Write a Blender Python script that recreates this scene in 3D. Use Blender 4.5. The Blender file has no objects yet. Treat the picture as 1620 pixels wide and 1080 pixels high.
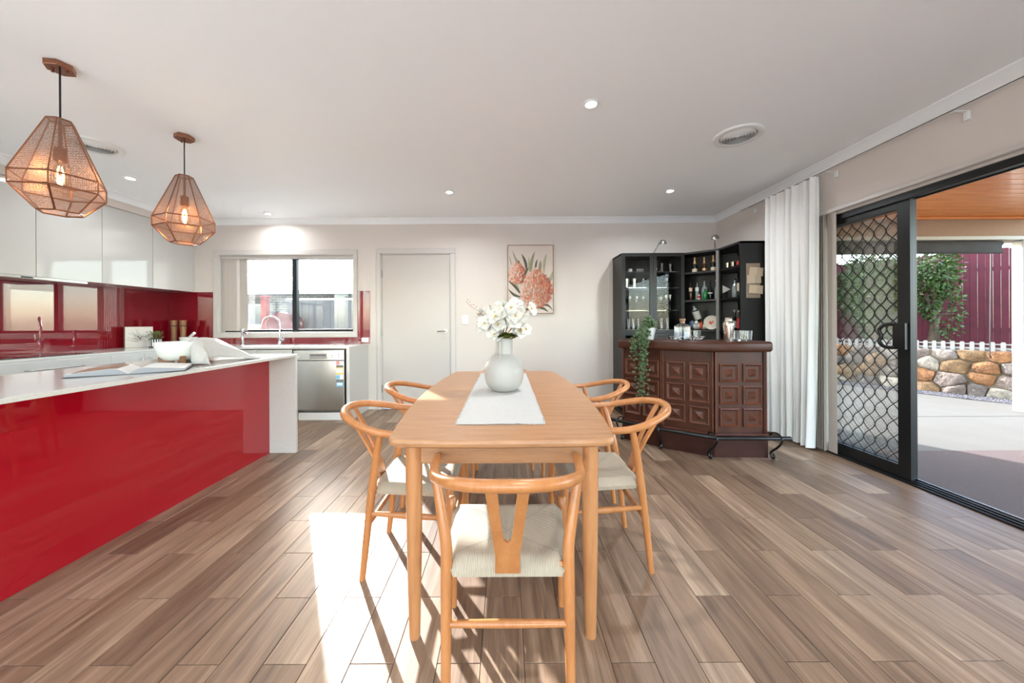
import bpy, bmesh, math, random
from mathutils import Vector, Matrix, Euler
random.seed(7)
PI = math.pi
scene = bpy.context.scene
COL = scene.collection

# ------------------------------------------------------------------ camera
cd = bpy.data.cameras.new('camera')
cam = bpy.data.objects.new('camera', cd)
COL.objects.link(cam)
cd.sensor_fit = 'HORIZONTAL'
cd.sensor_width = 36.0
cd.lens = 568.0 / 1620.0 * 36.0
cd.shift_x = 10.0 / 1620.0
cd.shift_y = -30.0 / 1620.0
cd.clip_start = 0.02
cd.clip_end = 300
cam.matrix_world = Matrix.Translation((0, 0, 1.17)) @ Matrix.Rotation(PI / 2, 4, 'X') @ Matrix.Rotation(math.radians(-0.3), 4, 'Z')
scene.camera = cam

# ------------------------------------------------------------------ world, sun, exposure
SUN_DIR = Vector((0.6, -1.0, -0.4285)).normalized()      # the way the light travels
w = bpy.data.worlds.new('sky')
scene.world = w
w.use_nodes = True
wn = w.node_tree
wn.nodes.clear()
sky = wn.nodes.new('ShaderNodeTexSky')
sky.sky_type = 'NISHITA'
sky.sun_disc = False
sky.sun_elevation = math.radians(20.2)
sky.sun_rotation = math.atan2(-SUN_DIR.x, -SUN_DIR.y)
sky.air_density = 1.0
sky.dust_density = 1.2
sky.ozone_density = 1.0
bg = wn.nodes.new('ShaderNodeBackground')
bg.inputs['Strength'].default_value = 0.8
wo = wn.nodes.new('ShaderNodeOutputWorld')
hs = wn.nodes.new('ShaderNodeHueSaturation')
hs.inputs['Saturation'].default_value = 0.85
wn.links.new(sky.outputs[0], hs.inputs['Color'])
wn.links.new(hs.outputs[0], bg.inputs['Color'])
wn.links.new(bg.outputs[0], wo.inputs['Surface'])
sd = bpy.data.lights.new('sun', 'SUN')
sd.energy = 9.0
sd.angle = math.radians(0.55)
sd.color = (0.98, 0.98, 1.0)
so = bpy.data.objects.new('sun', sd)
so.rotation_euler = SUN_DIR.to_track_quat('-Z', 'Y').to_euler()
so.location = (-8, 14, 8)
COL.objects.link(so)
vs = scene.view_settings
vs.view_transform = 'Standard'
vs.look = 'None'
vs.gamma = 1.0
vs.use_curve_mapping = False
vs.exposure = 1.52
DOWNLIGHT_W = 5.6
BULB_W = 0.5
def portal(loc, rot, sx, sy):
    """sampling guide for sky light at a glazed opening; gives off nothing itself"""
    d = bpy.data.lights.new('window_portal', 'AREA')
    d.shape = 'RECTANGLE'
    d.size, d.size_y = sx, sy
    d.cycles.is_portal = True
    o = bpy.data.objects.new('window_portal', d)
    COL.objects.link(o)
    o.location = loc
    o.rotation_euler = rot
portal((-0.6, -3.42, 1.15), (PI / 2, 0, 0), 5.6, 2.2)
portal((-4.66, -1.3, 1.15), (PI / 2, 0, -PI / 2), 3.4, 2.2)
portal((3.03, 1.75, 1.05), (PI / 2, 0, PI / 2), 3.2, 2.1)
portal((-2.98, 5.03, 1.57), (-PI / 2, 0, 0), 1.83, 1.06)

# ------------------------------------------------------------------ helpers
def lin(c):
    return c / 12.92 if c <= 0.04045 else ((c + 0.055) / 1.055) ** 2.4
def C(r, g, b):
    return (lin(r / 255), lin(g / 255), lin(b / 255), 1.0)

class NT:
    """small wrapper to write node trees briefly"""
    def __init__(s, name):
        s.m = bpy.data.materials.new(name)
        s.m.use_nodes = True
        s.t = s.m.node_tree
        s.t.nodes.clear()
        s.out = s.t.nodes.new('ShaderNodeOutputMaterial')
    def n(s, kind, props=None, **ins):
        nd = s.t.nodes.new('ShaderNode' + kind)
        for k, v in (props or {}).items():
            setattr(nd, k, v)
        for k, v in ins.items():
            k2 = int(k[1:]) if k[0] == 'i' and k[1:].isdigit() else k.replace('_', ' ')
            if hasattr(v, 'is_output'):
                s.t.links.new(v, nd.inputs[k2])
            else:
                nd.inputs[k2].default_value = v
        return nd
    def link(s, a, b):
        s.t.links.new(a, b)
    def surf(s, sock):
        s.t.links.new(sock, s.out.inputs['Surface'])
        return s.m
    def math(s, op, a, b=0.0, c=None):
        kw = dict(i0=a, i1=b)
        if c is not None:
            kw['i2'] = c
        return s.n('Math', {'operation': op}, **kw).outputs[0]
    def ramp(s, fac, stops, interp='LINEAR'):
        r = s.n('ValToRGB', None, Fac=fac)
        cr = r.color_ramp
        cr.interpolation = interp
        while len(cr.elements) < len(stops):
            cr.elements.new(0.5)
        for e, (p, c) in zip(cr.elements, stops):
            e.position = p
            e.color = c
        return r.outputs[0]
    def mix(s, fac, a, b, blend='MIX'):
        m = s.n('Mix', {'data_type': 'RGBA', 'blend_type': blend})
        for sock, v in ((m.inputs[0], fac), (m.inputs[6], a), (m.inputs[7], b)):
            if hasattr(v, 'is_output'):
                s.t.links.new(v, sock)
            else:
                sock.default_value = v
        return m.outputs[2]

M = {}
def mat(name, col, rough=0.5, metal=0.0, var=0.0, vscale=8.0, bump=0.0, bscale=60.0, spec=0.5, coat=0.0, sheen=0.0, trans=0.0, ior=1.45, emit=None, estr=0.0):
    t = NT(name)
    p = t.n('BsdfPrincipled', None, Roughness=rough, Metallic=metal, IOR=ior)
    p.inputs['Base Color'].default_value = col
    p.inputs['Specular IOR Level'].default_value = spec
    p.inputs['Coat Weight'].default_value = coat
    p.inputs['Coat Roughness'].default_value = 0.015
    p.inputs['Coat IOR'].default_value = 1.65
    p.inputs['Sheen Weight'].default_value = sheen
    p.inputs['Transmission Weight'].default_value = trans
    if emit:
        p.inputs['Emission Color'].default_value = emit
        p.inputs['Emission Strength'].default_value = estr
    tc = t.n('TexCoord').outputs['Object']
    if var:
        nz = t.n('TexNoise', None, Vector=tc, Scale=vscale, Detail=4.0)
        lo = tuple(c * (1 - var) for c in col[:3]) + (1,)
        hi = tuple(min(1, c * (1 + var)) for c in col[:3]) + (1,)
        t.link(t.ramp(nz.outputs[0], [(0.3, lo), (0.7, hi)]), p.inputs['Base Color'])
    if bump:
        nb = t.n('TexNoise', None, Vector=tc, Scale=bscale, Detail=3.0)
        b = t.n('Bump', None, Strength=bump, Height=nb.outputs[0])
        b.inputs['Distance'].default_value = 0.01
        t.link(b.outputs[0], p.inputs['Normal'])
    M[name] = t.surf(p.outputs[0])
    return M[name]

def wood(name, dark, mid, light, stretch=(14, 14, 1.0), rough=0.4, scale=3.0, ring=0.5, coat=0.0, contrast=(0.3, 0.7)):
    t = NT(name)
    tc = t.n('TexCoord').outputs['Object']
    oi = t.n('ObjectInfo').outputs['Random']
    off = t.n('VectorMath', {'operation': 'SCALE'}, i0=(13.1, 7.7, 5.3))
    t.link(oi, off.inputs['Scale'])
    ad = t.n('VectorMath', {'operation': 'ADD'}, i0=tc, i1=off.outputs[0]).outputs[0]
    mp = t.n('Mapping', None, Vector=ad)
    mp.inputs['Scale'].default_value = stretch
    n1 = t.n('TexNoise', None, Vector=mp.outputs[0], Scale=scale, Detail=6.0, Roughness=0.6, Distortion=ring)
    n2 = t.n('TexNoise', None, Vector=mp.outputs[0], Scale=scale * 6, Detail=3.0)
    f = t.math('ADD', t.math('MULTIPLY', n1.outputs[0], 0.75), t.math('MULTIPLY', n2.outputs[0], 0.25))
    c = t.ramp(f, [(contrast[0], dark), (0.5, mid), (contrast[1], light)])
    p = t.n('BsdfPrincipled', None, Roughness=rough)
    p.inputs['Coat Weight'].default_value = coat
    p.inputs['Coat Roughness'].default_value = 0.15
    t.link(c, p.inputs['Base Color'])
    b = t.n('Bump', None, Strength=0.08, Height=n2.outputs[0])
    b.inputs['Distance'].default_value = 0.002
    t.link(b.outputs[0], p.inputs['Normal'])
    M[name] = t.surf(p.outputs[0])
    return M[name]

def thin_glass(name, tint=(1, 1, 1, 1), refl=0.07, fres=0.55, haze=0.0, haze_scale=3.0, hazecol=(0.9, 0.92, 0.95, 1)):
    t = NT(name)
    tr = t.n('BsdfTransparent', None, Color=tint)
    gl = t.n('BsdfGlossy', None, Roughness=0.01)
    lw = t.n('LayerWeight', None, Blend=0.35)
    f = t.math('ADD', t.math('MULTIPLY', lw.outputs['Fresnel'], fres), refl)
    m = t.n('MixShader', None, i0=f, i1=tr.outputs[0], i2=gl.outputs[0]).outputs[0]
    if haze:
        tc = t.n('TexCoord').outputs['Object']
        nz = t.n('TexNoise', None, Vector=tc, Scale=haze_scale, Detail=8.0, Roughness=0.7, Distortion=1.5)
        hf = t.math('MULTIPLY', t.ramp(nz.outputs[0], [(0.42, (0, 0, 0, 1)), (0.75, (1, 1, 1, 1))]), haze)
        d = t.n('BsdfTranslucent', None, Color=hazecol)
        m = t.n('MixShader', None, i0=hf, i1=m, i2=d.outputs[0]).outputs[0]
    M[name] = t.surf(m)
    return M[name]

class MB:
    """collects geometry for ONE mesh object"""
    def __init__(s):
        s.v, s.f, s.mi = [], [], []
        s.cur = 0
    def add(s, vs, fs, mx=None):
        o = len(s.v)
        for p in vs:
            p = Vector(p)
            s.v.append(mx @ p if mx else p)
        for f in fs:
            s.f.append([i + o for i in f])
            s.mi.append(s.cur)
        return s
    def box(s, x0, x1, y0, y1, z0, z1, mx=None):
        vs = [(x, y, z) for z in (z0, z1) for y in (y0, y1) for x in (x0, x1)]
        fs = [(0, 2, 3, 1), (4, 5, 7, 6), (0, 1, 5, 4), (2, 6, 7, 3), (0, 4, 6, 2), (1, 3, 7, 5)]
        return s.add(vs, fs, mx)
    def tube(s, pts, r, n=8, cap=True, flat=1.0, mx=None):
        pts = [Vector(p) for p in pts]
        k = len(pts)
        rs = r if isinstance(r, (list, tuple)) else [r] * k
        vs, fs = [], []
        ref = None
        for i, p in enumerate(pts):
            a = pts[max(i - 1, 0)]
            b = pts[min(i + 1, k - 1)]
            t = (b - a).normalized()
            if ref is None:
                up = Vector((0, 0, 1)) if abs(t.z) < 0.9 else Vector((1, 0, 0))
                ref = t.cross(up).normalized()
            ref = (ref - t * ref.dot(t)).normalized()
            q = t.cross(ref)
            for j in range(n):
                an = 2 * PI * j / n
                vs.append(p + ref * math.cos(an) * rs[i] + q * math.sin(an) * rs[i] * flat)
        for i in range(k - 1):
            for j in range(n):
                fs.append((i * n + j, i * n + (j + 1) % n, (i + 1) * n + (j + 1) % n, (i + 1) * n + j))
        if cap:
            fs.append(tuple(range(n - 1, -1, -1)))
            fs.append(tuple((k - 1) * n + j for j in range(n)))
        return s.add(vs, fs, mx)
    def lathe(s, prof, n=20, c=(0, 0, 0), mx=None, cap=True):
        vs, fs = [], []
        for r, z in prof:
            for j in range(n):
                a = 2 * PI * j / n
                vs.append((c[0] + r * math.cos(a), c[1] + r * math.sin(a), c[2] + z))
        for i in range(len(prof) - 1):
            for j in range(n):
                fs.append((i * n + j, i * n + (j + 1) % n, (i + 1) * n + (j + 1) % n, (i + 1) * n + j))
        if cap:
            if prof[0][0] > 1e-5:
                fs.append(tuple(range(n - 1, -1, -1)))
            if prof[-1][0] > 1e-5:
                fs.append(tuple((len(prof) - 1) * n + j for j in range(n)))
        return s.add(vs, fs, mx)
    def prism(s, poly, a, b, mx=None):
        """polygon in local XY, extruded from z=a to z=b (counter-clockwise polygon)"""
        n = len(poly)
        vs = [(p[0], p[1], a) for p in poly] + [(p[0], p[1], b) for p in poly]
        fs = [tuple(range(n - 1, -1, -1)), tuple(range(n, 2 * n))]
        fs += [(i, (i + 1) % n, n + (i + 1) % n, n + i) for i in range(n)]
        return s.add(vs, fs, mx)
    def quad(s, a, b, c, d):
        return s.add([a, b, c, d], [(0, 1, 2, 3)])
    def grid(s, fn, nu, nv):
        vs = [fn(i / nu, j / nv) for j in range(nv + 1) for i in range(nu + 1)]
        fs = [(j * (nu + 1) + i, j * (nu + 1) + i + 1, (j + 1) * (nu + 1) + i + 1, (j + 1) * (nu + 1) + i) for j in range(nv) for i in range(nu)]
        return s.add(vs, fs)
    def mesh(s, name, mats, off=Vector((0, 0, 0)), smooth=None, bevel=0.0, seg=2, merge=False):
        me = bpy.data.meshes.new(name)
        me.from_pydata([tuple(p - off) for p in s.v], [], s.f)
        mats = mats if isinstance(mats, (list, tuple)) else [mats]
        for m in mats:
            me.materials.append(m)
        if len(mats) > 1:
            me.polygons.foreach_set('material_index', s.mi)
        if bevel or merge:
            bm = bmesh.new()
            bm.from_mesh(me)
            if merge:
                bmesh.ops.remove_doubles(bm, verts=bm.verts, dist=1e-5)
            if bevel:
                es = [e for e in bm.edges if len(e.link_faces) == 2 and e.calc_face_angle(0) > 0.6]
                bmesh.ops.bevel(bm, geom=es, offset=bevel, segments=seg, profile=0.5, affect='EDGES', clamp_overlap=True)
            bm.to_mesh(me)
            bm.free()
        if smooth:
            me.polygons.foreach_set('use_smooth', [True] * len(me.polygons))
            me.set_sharp_from_angle(angle=math.radians(smooth))
        me.update()
        return me
    def build(s, name, mats, parent=None, world=True, **kw):
        off = Vector((0, 0, 0))
        if world:
            p = parent
            while p:
                off += p.location
                p = p.parent
        me = s.mesh(name, mats, off, **kw)
        o = bpy.data.objects.new(name, me)
        COL.objects.link(o)
        o.parent = parent
        return o

def thing(name, label, cat, loc=(0, 0, 0), rotz=0.0, group=None):
    o = bpy.data.objects.new(name, None)
    o.empty_display_size = 0.1
    COL.objects.link(o)
    o.location = loc
    o.rotation_euler = (0, 0, rotz)
    return tag(o, label, cat, group)
def tag(o, label, cat, group=None, kind=None):
    o['label'] = label
    if cat:
        o['category'] = cat
    if group:
        o['group'] = group
    if kind:
        o['kind'] = kind
    return o
def struct(o, label=None):
    o['kind'] = 'structure'
    if label:
        o['label'] = label
    return o
def copy_tree(o, parent=None):
    c = o.copy()
    COL.objects.link(c)
    c.parent = parent
    for ch in o.children:
        copy_tree(ch, c)
    return c
def smooth_path(pts, n=6):
    pts = [Vector(p) for p in pts]
    q = [pts[0] * 2 - pts[1]] + pts + [pts[-1] * 2 - pts[-2]]
    out = []
    for i in range(1, len(q) - 2):
        for k in range(n):
            t = k / n
            a, b, c, d = q[i - 1], q[i], q[i + 1], q[i + 2]
            out.append(0.5 * ((2 * b) + (c - a) * t + (2 * a - 5 * b + 4 * c - d) * t * t + (3 * b - a - 3 * c + d) * t ** 3))
    out.append(pts[-1])
    return out
def lerp(a, b, t):
    return a + (b - a) * t

# ------------------------------------------------------------------ materials
mat('wall_paint', C(218, 208, 200), 0.55, var=0.015, vscale=2)
mat('ceiling_paint', C(252, 253, 254), 0.6, var=0.01, vscale=2)
mat('trim_paint', C(206, 199, 193), 0.3)
mat('door_paint', C(198, 190, 183), 0.22)
mat('cornice_paint', C(246, 246, 246), 0.5)
mat('gloss_white', C(204, 202, 197), 0.06, spec=0.5, coat=0.3)
mat('gloss_red', C(172, 12, 32), 0.03, spec=0.5, coat=0.5)
mat('splash_red', C(130, 14, 30), 0.02, spec=0.6, coat=1.0)
mat('stone_top', C(214, 211, 204), 0.13, var=0.04, vscale=90, coat=0.15)
mat('steel', C(196, 194, 189), 0.27, 1.0, var=0.03, vscale=6)
mat('chrome', C(220, 220, 222), 0.06, 1.0)
mat('satin_nickel', C(180, 178, 174), 0.25, 1.0)
mat('black_glass', C(10, 10, 12), 0.02, coat=0.5)
mat('black_frame', C(27, 28, 29), 0.35, spec=0.4)
mat('black_iron', C(16, 16, 17), 0.35)
mat('black_wood', C(21, 21, 21), 0.33, var=0.1, vscale=20)
mat('dark_gap', C(40, 37, 35), 0.8)
mat('plastic_white', C(235, 235, 232), 0.35)
mat('grout', C(86, 66, 54), 0.9)
mat('rug', C(232, 228, 220), 0.95, bump=0.3, bscale=200)  # for the added rug that bounces light, out of view
mat('vent_grey', C(186, 186, 186), 0.6)
mat('rubber', C(25, 25, 25), 0.7)
mat('copper', C(160, 112, 88), 0.28, 1.0, var=0.05)
mat('cord_black', C(28, 27, 26), 0.6)
mat('vase_glaze', C(178, 173, 167), 0.42, var=0.02, vscale=30)
mat('linen', C(196, 192, 187), 0.85, var=0.03, vscale=40, bump=0.3, bscale=250)
mat('petal', C(220, 215, 206), 0.6, sheen=0.2)
mat('pollen', C(205, 165, 60), 0.7)
mat('twig', C(170, 110, 70), 0.7)
mat('leaf_olive', C(85, 88, 26), 0.5, var=0.2)
mat('leaf_ivy', C(67, 89, 52), 0.45, var=0.35, vscale=40)
mat('leaf_pale', C(132, 141, 87), 0.5, var=0.25, vscale=60)
mat('leaf_hedge', C(61, 82, 32), 0.5, var=0.45, vscale=5)
mat('bark', C(90, 74, 60), 0.9, var=0.2)
mat('pot_white', C(225, 226, 224), 0.3)
mat('pot_dark', C(48, 52, 56), 0.35)
mat('ceramic_white', C(232, 230, 225), 0.25)
mat('canvas', C(222, 216, 208), 0.8)
mat('ink', C(60, 60, 64), 0.8)
mat('paper', C(232, 230, 226), 0.7)
mat('paper_grey', C(150, 150, 154), 0.6)
mat('photo_print', C(149, 107, 79), 0.5, var=0.5, vscale=30)
mat('kraft', C(150, 132, 116), 0.8, var=0.15, vscale=30)
mat('cork', C(170, 128, 95), 0.8, var=0.15, vscale=60)
mat('mahogany', C(68, 37, 25), 0.38, var=0.22, vscale=9, spec=0.3)
mat('mahogany_dark', C(52, 25, 18), 0.5, var=0.2, vscale=9, spec=0.2)
mat('mahogany_light', C(88, 49, 34), 0.36, var=0.2, vscale=12, spec=0.3)
mat('bottle_dark', C(16, 20, 16), 0.08, coat=0.4)
mat('bottle_green', C(24, 110, 52), 0.08, coat=0.4)
mat('bottle_brown', C(60, 30, 18), 0.08, coat=0.4)
mat('bottle_clear', C(120, 128, 126), 0.05, coat=0.6)
mat('gold_foil', C(222, 178, 130), 0.35, 0.6)
mat('label_white', C(197, 194, 185), 0.6)
mat('label_cream', C(192, 173, 150), 0.6)
mat('label_red', C(176, 44, 40), 0.6)
mat('cap_black', C(18, 18, 20), 0.4)
mat('plate_cream', C(192, 180, 163), 0.3, var=0.08, vscale=25)
mat('figure_white', C(194, 189, 180), 0.4)
mat('figure_blue', C(66, 84, 104), 0.4)
mat('figure_skin', C(206, 150, 120), 0.5)
mat('figure_red', C(190, 70, 42), 0.4)
mat('bounce_paving', C(214, 210, 203), 0.85, var=0.05, vscale=3)  # pale ground added out of view to throw daylight up at the ceiling
mat('concrete', C(90, 87, 80), 0.85, var=0.05, vscale=3, bump=0.15, bscale=80)
mat('carpet', C(86, 72, 68), 0.98, var=0.35, vscale=240, bump=0.5, bscale=300)
mat('render_tan', C(155, 127, 102), 0.9, var=0.06, vscale=60, bump=0.6, bscale=220)
mat('render_white', C(165, 163, 158), 0.8)
mat('cream_trim', C(163, 156, 139), 0.5)
mat('cafe_blind', C(46, 41, 36), 0.75, var=0.15)
mat('fence_plum', C(84, 28, 37), 0.8, var=0.15, vscale=4)
mat('picket_white', C(148, 146, 139), 0.6)
mat('mortar', C(104, 92, 72), 0.95, var=0.2, vscale=12)
mat('gravel', C(88, 86, 88), 0.9, var=0.4, vscale=60)
mat('soil', C(80, 69, 54), 0.95, var=0.25, vscale=3)
mat('fence_grey', C(81, 82, 82), 0.8, var=0.08, vscale=3)
mat('roof_grey', C(101, 103, 104), 0.6, var=0.06)
mat('fascia_white', C(172, 172, 169), 0.5)
mat('pillar_salmon', C(121, 60, 57), 0.8, var=0.1)
mat('tank_maroon', C(78, 29, 31), 0.5, var=0.1)
mat('window_dark', C(50, 62, 74), 0.08, coat=0.5)
mat('blind_slat', C(180, 171, 162), 0.7)
mat('board_wood_dark', C(70, 44, 32), 0.5, var=0.2, vscale=20)
mat('emit_down', (1, 1, 1, 1), 0.5, emit=(1.0, 0.96, 0.9, 1), estr=14.0)
mat('filament', (1, 0.6, 0.2, 1), 0.5, emit=(1.0, 0.55, 0.18, 1), estr=60.0)
mat('crystal', (1, 1, 1, 1), 0.0, trans=1.0, ior=1.5)
mat('tin', C(206, 196, 184), 0.16, 1.0)
for nm, col in (('sticker_yellow', C(236, 206, 110)), ('sticker_blue', C(120, 190, 225)), ('sticker_grey', C(120, 116, 112)), ('sticker_pink', C(236, 150, 140)), ('sticker_white', C(240, 240, 238)), ('sticker_green', C(90, 180, 90))):
    mat(nm, col, 0.5)
thin_glass('pane', (0.97, 0.985, 0.98, 1), 0.03)
thin_glass('pane_dirty', (0.95, 0.97, 0.97, 1), 0.03, haze=0.03, haze_scale=2.2)
thin_glass('cabinet_pane', (0.96, 0.96, 0.96, 1), 0.0, fres=0.22)
thin_glass('glassware', (0.93, 0.94, 0.94, 1), 0.2, haze=0.35, haze_scale=0.01)
thin_glass('bulb_glass', (1.0, 0.9, 0.78, 1), 0.08)
wood('table_wood', C(150, 100, 64), C(176, 126, 86), C(188, 140, 100), (2.0, 16, 16), 0.33, 2.2, 0.3, contrast=(0.25, 0.75))
wood('table_leg_wood', C(162, 104, 62), C(184, 126, 80), C(194, 140, 94), (14, 14, 1.2), 0.36, 2.4, 0.3, contrast=(0.25, 0.75))
wood('chair_wood', C(164, 101, 56), C(184, 120, 70), C(196, 134, 84), (10, 10, 1.6), 0.3, 3.0, 0.3, contrast=(0.25, 0.75))
wood('timber_ceiling', C(178, 96, 40), C(210, 126, 58), C(228, 150, 81), (1.2, 16, 16), 0.35, 2.6, 0.6, coat=0.2)
wood('mill_wood', C(128, 80, 51), C(150, 107, 73), C(162, 123, 89), (20, 20, 3), 0.4, 3.0)
wood('board_wood', C(102, 61, 36), C(128, 85, 54), C(146, 107, 73), (4, 30, 30), 0.45, 3.0)
wood('oak_frame', C(128, 95, 67), C(149, 117, 86), C(161, 131, 102), (10, 10, 10), 0.5, 3.0)

def floor_material():
    t = NT('floor_tile')
    pos = t.n('NewGeometry').outputs['Position']
    sp = t.n('SeparateXYZ', None, Vector=pos)
    X, Y = sp.outputs[0], sp.outputs[1]
    u = t.math('DIVIDE', t.math('SUBTRACT', X, 0.357), 0.1497)
    col = t.math('FLOOR', u)
    par = t.math('MODULO', t.math('ADD', col, 200.0), 2.0)
    v = t.math('SUBTRACT', t.math('DIVIDE', t.math('SUBTRACT', Y, 1.234), 0.5988), t.math('MULTIPLY', par, 0.5))
    row = t.math('FLOOR', v)
    cv = t.n('CombineXYZ', None, X=col, Y=row, Z=3.0).outputs[0]
    wn_ = t.n('TexWhiteNoise', {'noise_dimensions': '3D'}, Vector=cv)
    sw = t.n('SeparateColor', None, Color=wn_.outputs['Color'])
    r1, r2, r3 = sw.outputs[0], sw.outputs[1], sw.outputs[2]
    gx = t.math('ADD', X, t.math('MULTIPLY', r1, 40.0))
    gy = t.math('ADD', Y, t.math('MULTIPLY', r2, 60.0))
    vec = t.n('CombineXYZ', None, X=gx, Y=gy, Z=0.0).outputs[0]
    m1 = t.n('Mapping', None, Vector=vec)
    m1.inputs['Scale'].default_value = (16, 1.1, 1)
    n1 = t.n('TexNoise', None, Vector=m1.outputs[0], Scale=1.3, Detail=5.0, Roughness=0.55, Distortion=1.1)
    m2 = t.n('Mapping', None, Vector=vec)
    m2.inputs['Scale'].default_value = (110, 2.5, 1)
    n2 = t.n('TexNoise', None, Vector=m2.outputs[0], Scale=2.0, Detail=4.0, Roughness=0.6)
    f = t.math('ADD', t.math('MULTIPLY', n1.outputs[0], 0.72), t.math('MULTIPLY', n2.outputs[0], 0.28))
    c = t.ramp(f, [(0.28, C(92, 73, 58)), (0.42, C(130, 108, 89)), (0.56, C(154, 130, 109)), (0.72, C(190, 166, 142))])
    tint = t.ramp(r3, [(0.0, C(212, 200, 192)), (0.5, C(246, 236, 226)), (1.0, (1.22, 1.2, 1.17, 1))])
    c = t.mix(1.0, c, tint, 'MULTIPLY')
    p = t.n('BsdfPrincipled', None, Roughness=t.math('ADD', t.math('MULTIPLY', n2.outputs[0], 0.2), 0.3))
    p.inputs['Specular IOR Level'].default_value = 0.5
    t.link(c, p.inputs['Base Color'])
    b = t.n('Bump', None, Strength=0.15, Height=n2.outputs[0])
    b.inputs['Distance'].default_value = 0.002
    t.link(b.outputs[0], p.inputs['Normal'])
    M['floor_tile'] = t.surf(p.outputs[0])
floor_material()

def cord_material():
    """woven paper cord: cords run across each of the four triangles of the seat"""
    t = NT('paper_cord')
    tc = t.n('TexCoord').outputs['Object']
    sp = t.n('SeparateXYZ', None, Vector=tc)
    x, y = sp.outputs[0], sp.outputs[1]
    ax = t.math('DIVIDE', t.math('ABSOLUTE', x), 0.205)
    ay = t.math('DIVIDE', t.math('ABSOLUTE', t.math('SUBTRACT', y, 0.225)), 0.185)
    side = t.math('GREATER_THAN', ax, ay)
    sx = t.math('SINE', t.math('MULTIPLY', x, 2 * PI / 0.0052))
    sy = t.math('SINE', t.math('MULTIPLY', y, 2 * PI / 0.0052))
    m = t.n('Mix', {'data_type': 'FLOAT'}, i0=side, i2=sx, i3=sy).outputs[0]
    h = t.math('ADD', t.math('MULTIPLY', m, 0.5), 0.5)
    seam = t.math('LESS_THAN', t.math('ABSOLUTE', t.math('SUBTRACT', ax, ay)), 0.03)
    c = t.ramp(h, [(0.0, C(158, 142, 120)), (0.45, C(188, 172, 150)), (1.0, C(198, 183, 162))])
    c = t.mix(t.math('MULTIPLY', seam, 0.35), c, C(150, 138, 122))
    p = t.n('BsdfPrincipled', None, Roughness=0.8)
    t.link(c, p.inputs['Base Color'])
    b = t.n('Bump', None, Strength=0.6, Height=h)
    b.inputs['Distance'].default_value = 0.003
    t.link(b.outputs[0], p.inputs['Normal'])
    M['paper_cord'] = t.surf(p.outputs[0])
cord_material()

def mesh_copper():
    """perforated copper sheet: a lattice of round holes"""
    t = NT('copper_mesh')
    tc = t.n('TexCoord').outputs['Object']
    vo = t.n('TexVoronoi', {'feature': 'F1'}, Vector=tc, Scale=240.0, Randomness=0.3)
    hole = t.math('LESS_THAN', vo.outputs['Distance'], 0.50)
    p = t.n('BsdfPrincipled', None, Roughness=0.45, Metallic=0.6)
    p.inputs['Base Color'].default_value = C(170, 136, 116)
    tr = t.n('BsdfTransparent')
    mx = t.n('MixShader', None, i0=hole, i1=p.outputs[0], i2=tr.outputs[0])
    M['copper_mesh'] = t.surf(mx.outputs[0])
mesh_copper()

def sheer():
    t = NT('sheer')
    d = t.n('BsdfDiffuse', None, Color=C(255, 254, 252))
    tl = t.n('BsdfTranslucent', None, Color=C(255, 254, 252))
    tr = t.n('BsdfTransparent')
    a = t.n('MixShader', None, i0=0.12, i1=d.outputs[0], i2=tl.outputs[0])
    b = t.n('MixShader', None, i0=0.05, i1=a.outputs[0], i2=tr.outputs[0])
    M['sheer'] = t.surf(b.outputs[0])
sheer()

def brick_far():
    t = NT('brick_far')
    tc = t.n('TexCoord').outputs['Object']
    mp = t.n('Mapping', None, Vector=tc)
    mp.inputs['Rotation'].default_value = (PI / 2, 0, 0)
    br = t.n('TexBrick', None, Vector=mp.outputs[0], Scale=1.0)
    br.inputs['Color1'].default_value = C(96, 90, 78)
    br.inputs['Color2'].default_value = C(70, 68, 67)
    br.inputs['Mortar'].default_value = C(130, 128, 124)
    br.inputs['Brick Width'].default_value = 0.24
    br.inputs['Row Height'].default_value = 0.086
    br.inputs['Mortar Size'].default_value = 0.008
    p = t.n('BsdfPrincipled', None, Roughness=0.9)
    t.link(br.outputs[0], p.inputs['Base Color'])
    M['brick_far'] = t.surf(p.outputs[0])
brick_far()

def stone_material():
    t = NT('field_stone')
    tc = t.n('TexCoord').outputs['Object']
    rnd = t.n('ObjectInfo').outputs['Random']
    base = t.ramp(rnd, [(0.0, C(120, 108, 100)), (0.2, C(138, 110, 78)), (0.35, C(128, 120, 112)), (0.5, C(170, 162, 148)), (0.65, C(140, 98, 62)), (0.8, C(108, 99, 94)), (1.0, C(156, 128, 102))], 'CONSTANT')
    nz = t.n('TexNoise', None, Vector=tc, Scale=9.0, Detail=6.0, Roughness=0.65)
    v = t.ramp(nz.outputs[0], [(0.3, (0.5, 0.48, 0.46, 1)), (0.7, (1.3, 1.27, 1.2, 1))])
    c = t.mix(1.0, base, v, 'MULTIPLY')
    p = t.n('BsdfPrincipled', None, Roughness=0.9)
    t.link(c, p.inputs['Base Color'])
    b = t.n('Bump', None, Strength=1.0, Height=nz.outputs[0])
    b.inputs['Distance'].default_value = 0.06
    t.link(b.outputs[0], p.inputs['Normal'])
    M['field_stone'] = t.surf(p.outputs[0])
stone_material()

# ================================================================== THE ROOM
XL, XR, YB, YF, ZC = -4.57, 2.87, 4.88, -3.3, 2.585
T = 0.16
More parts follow.
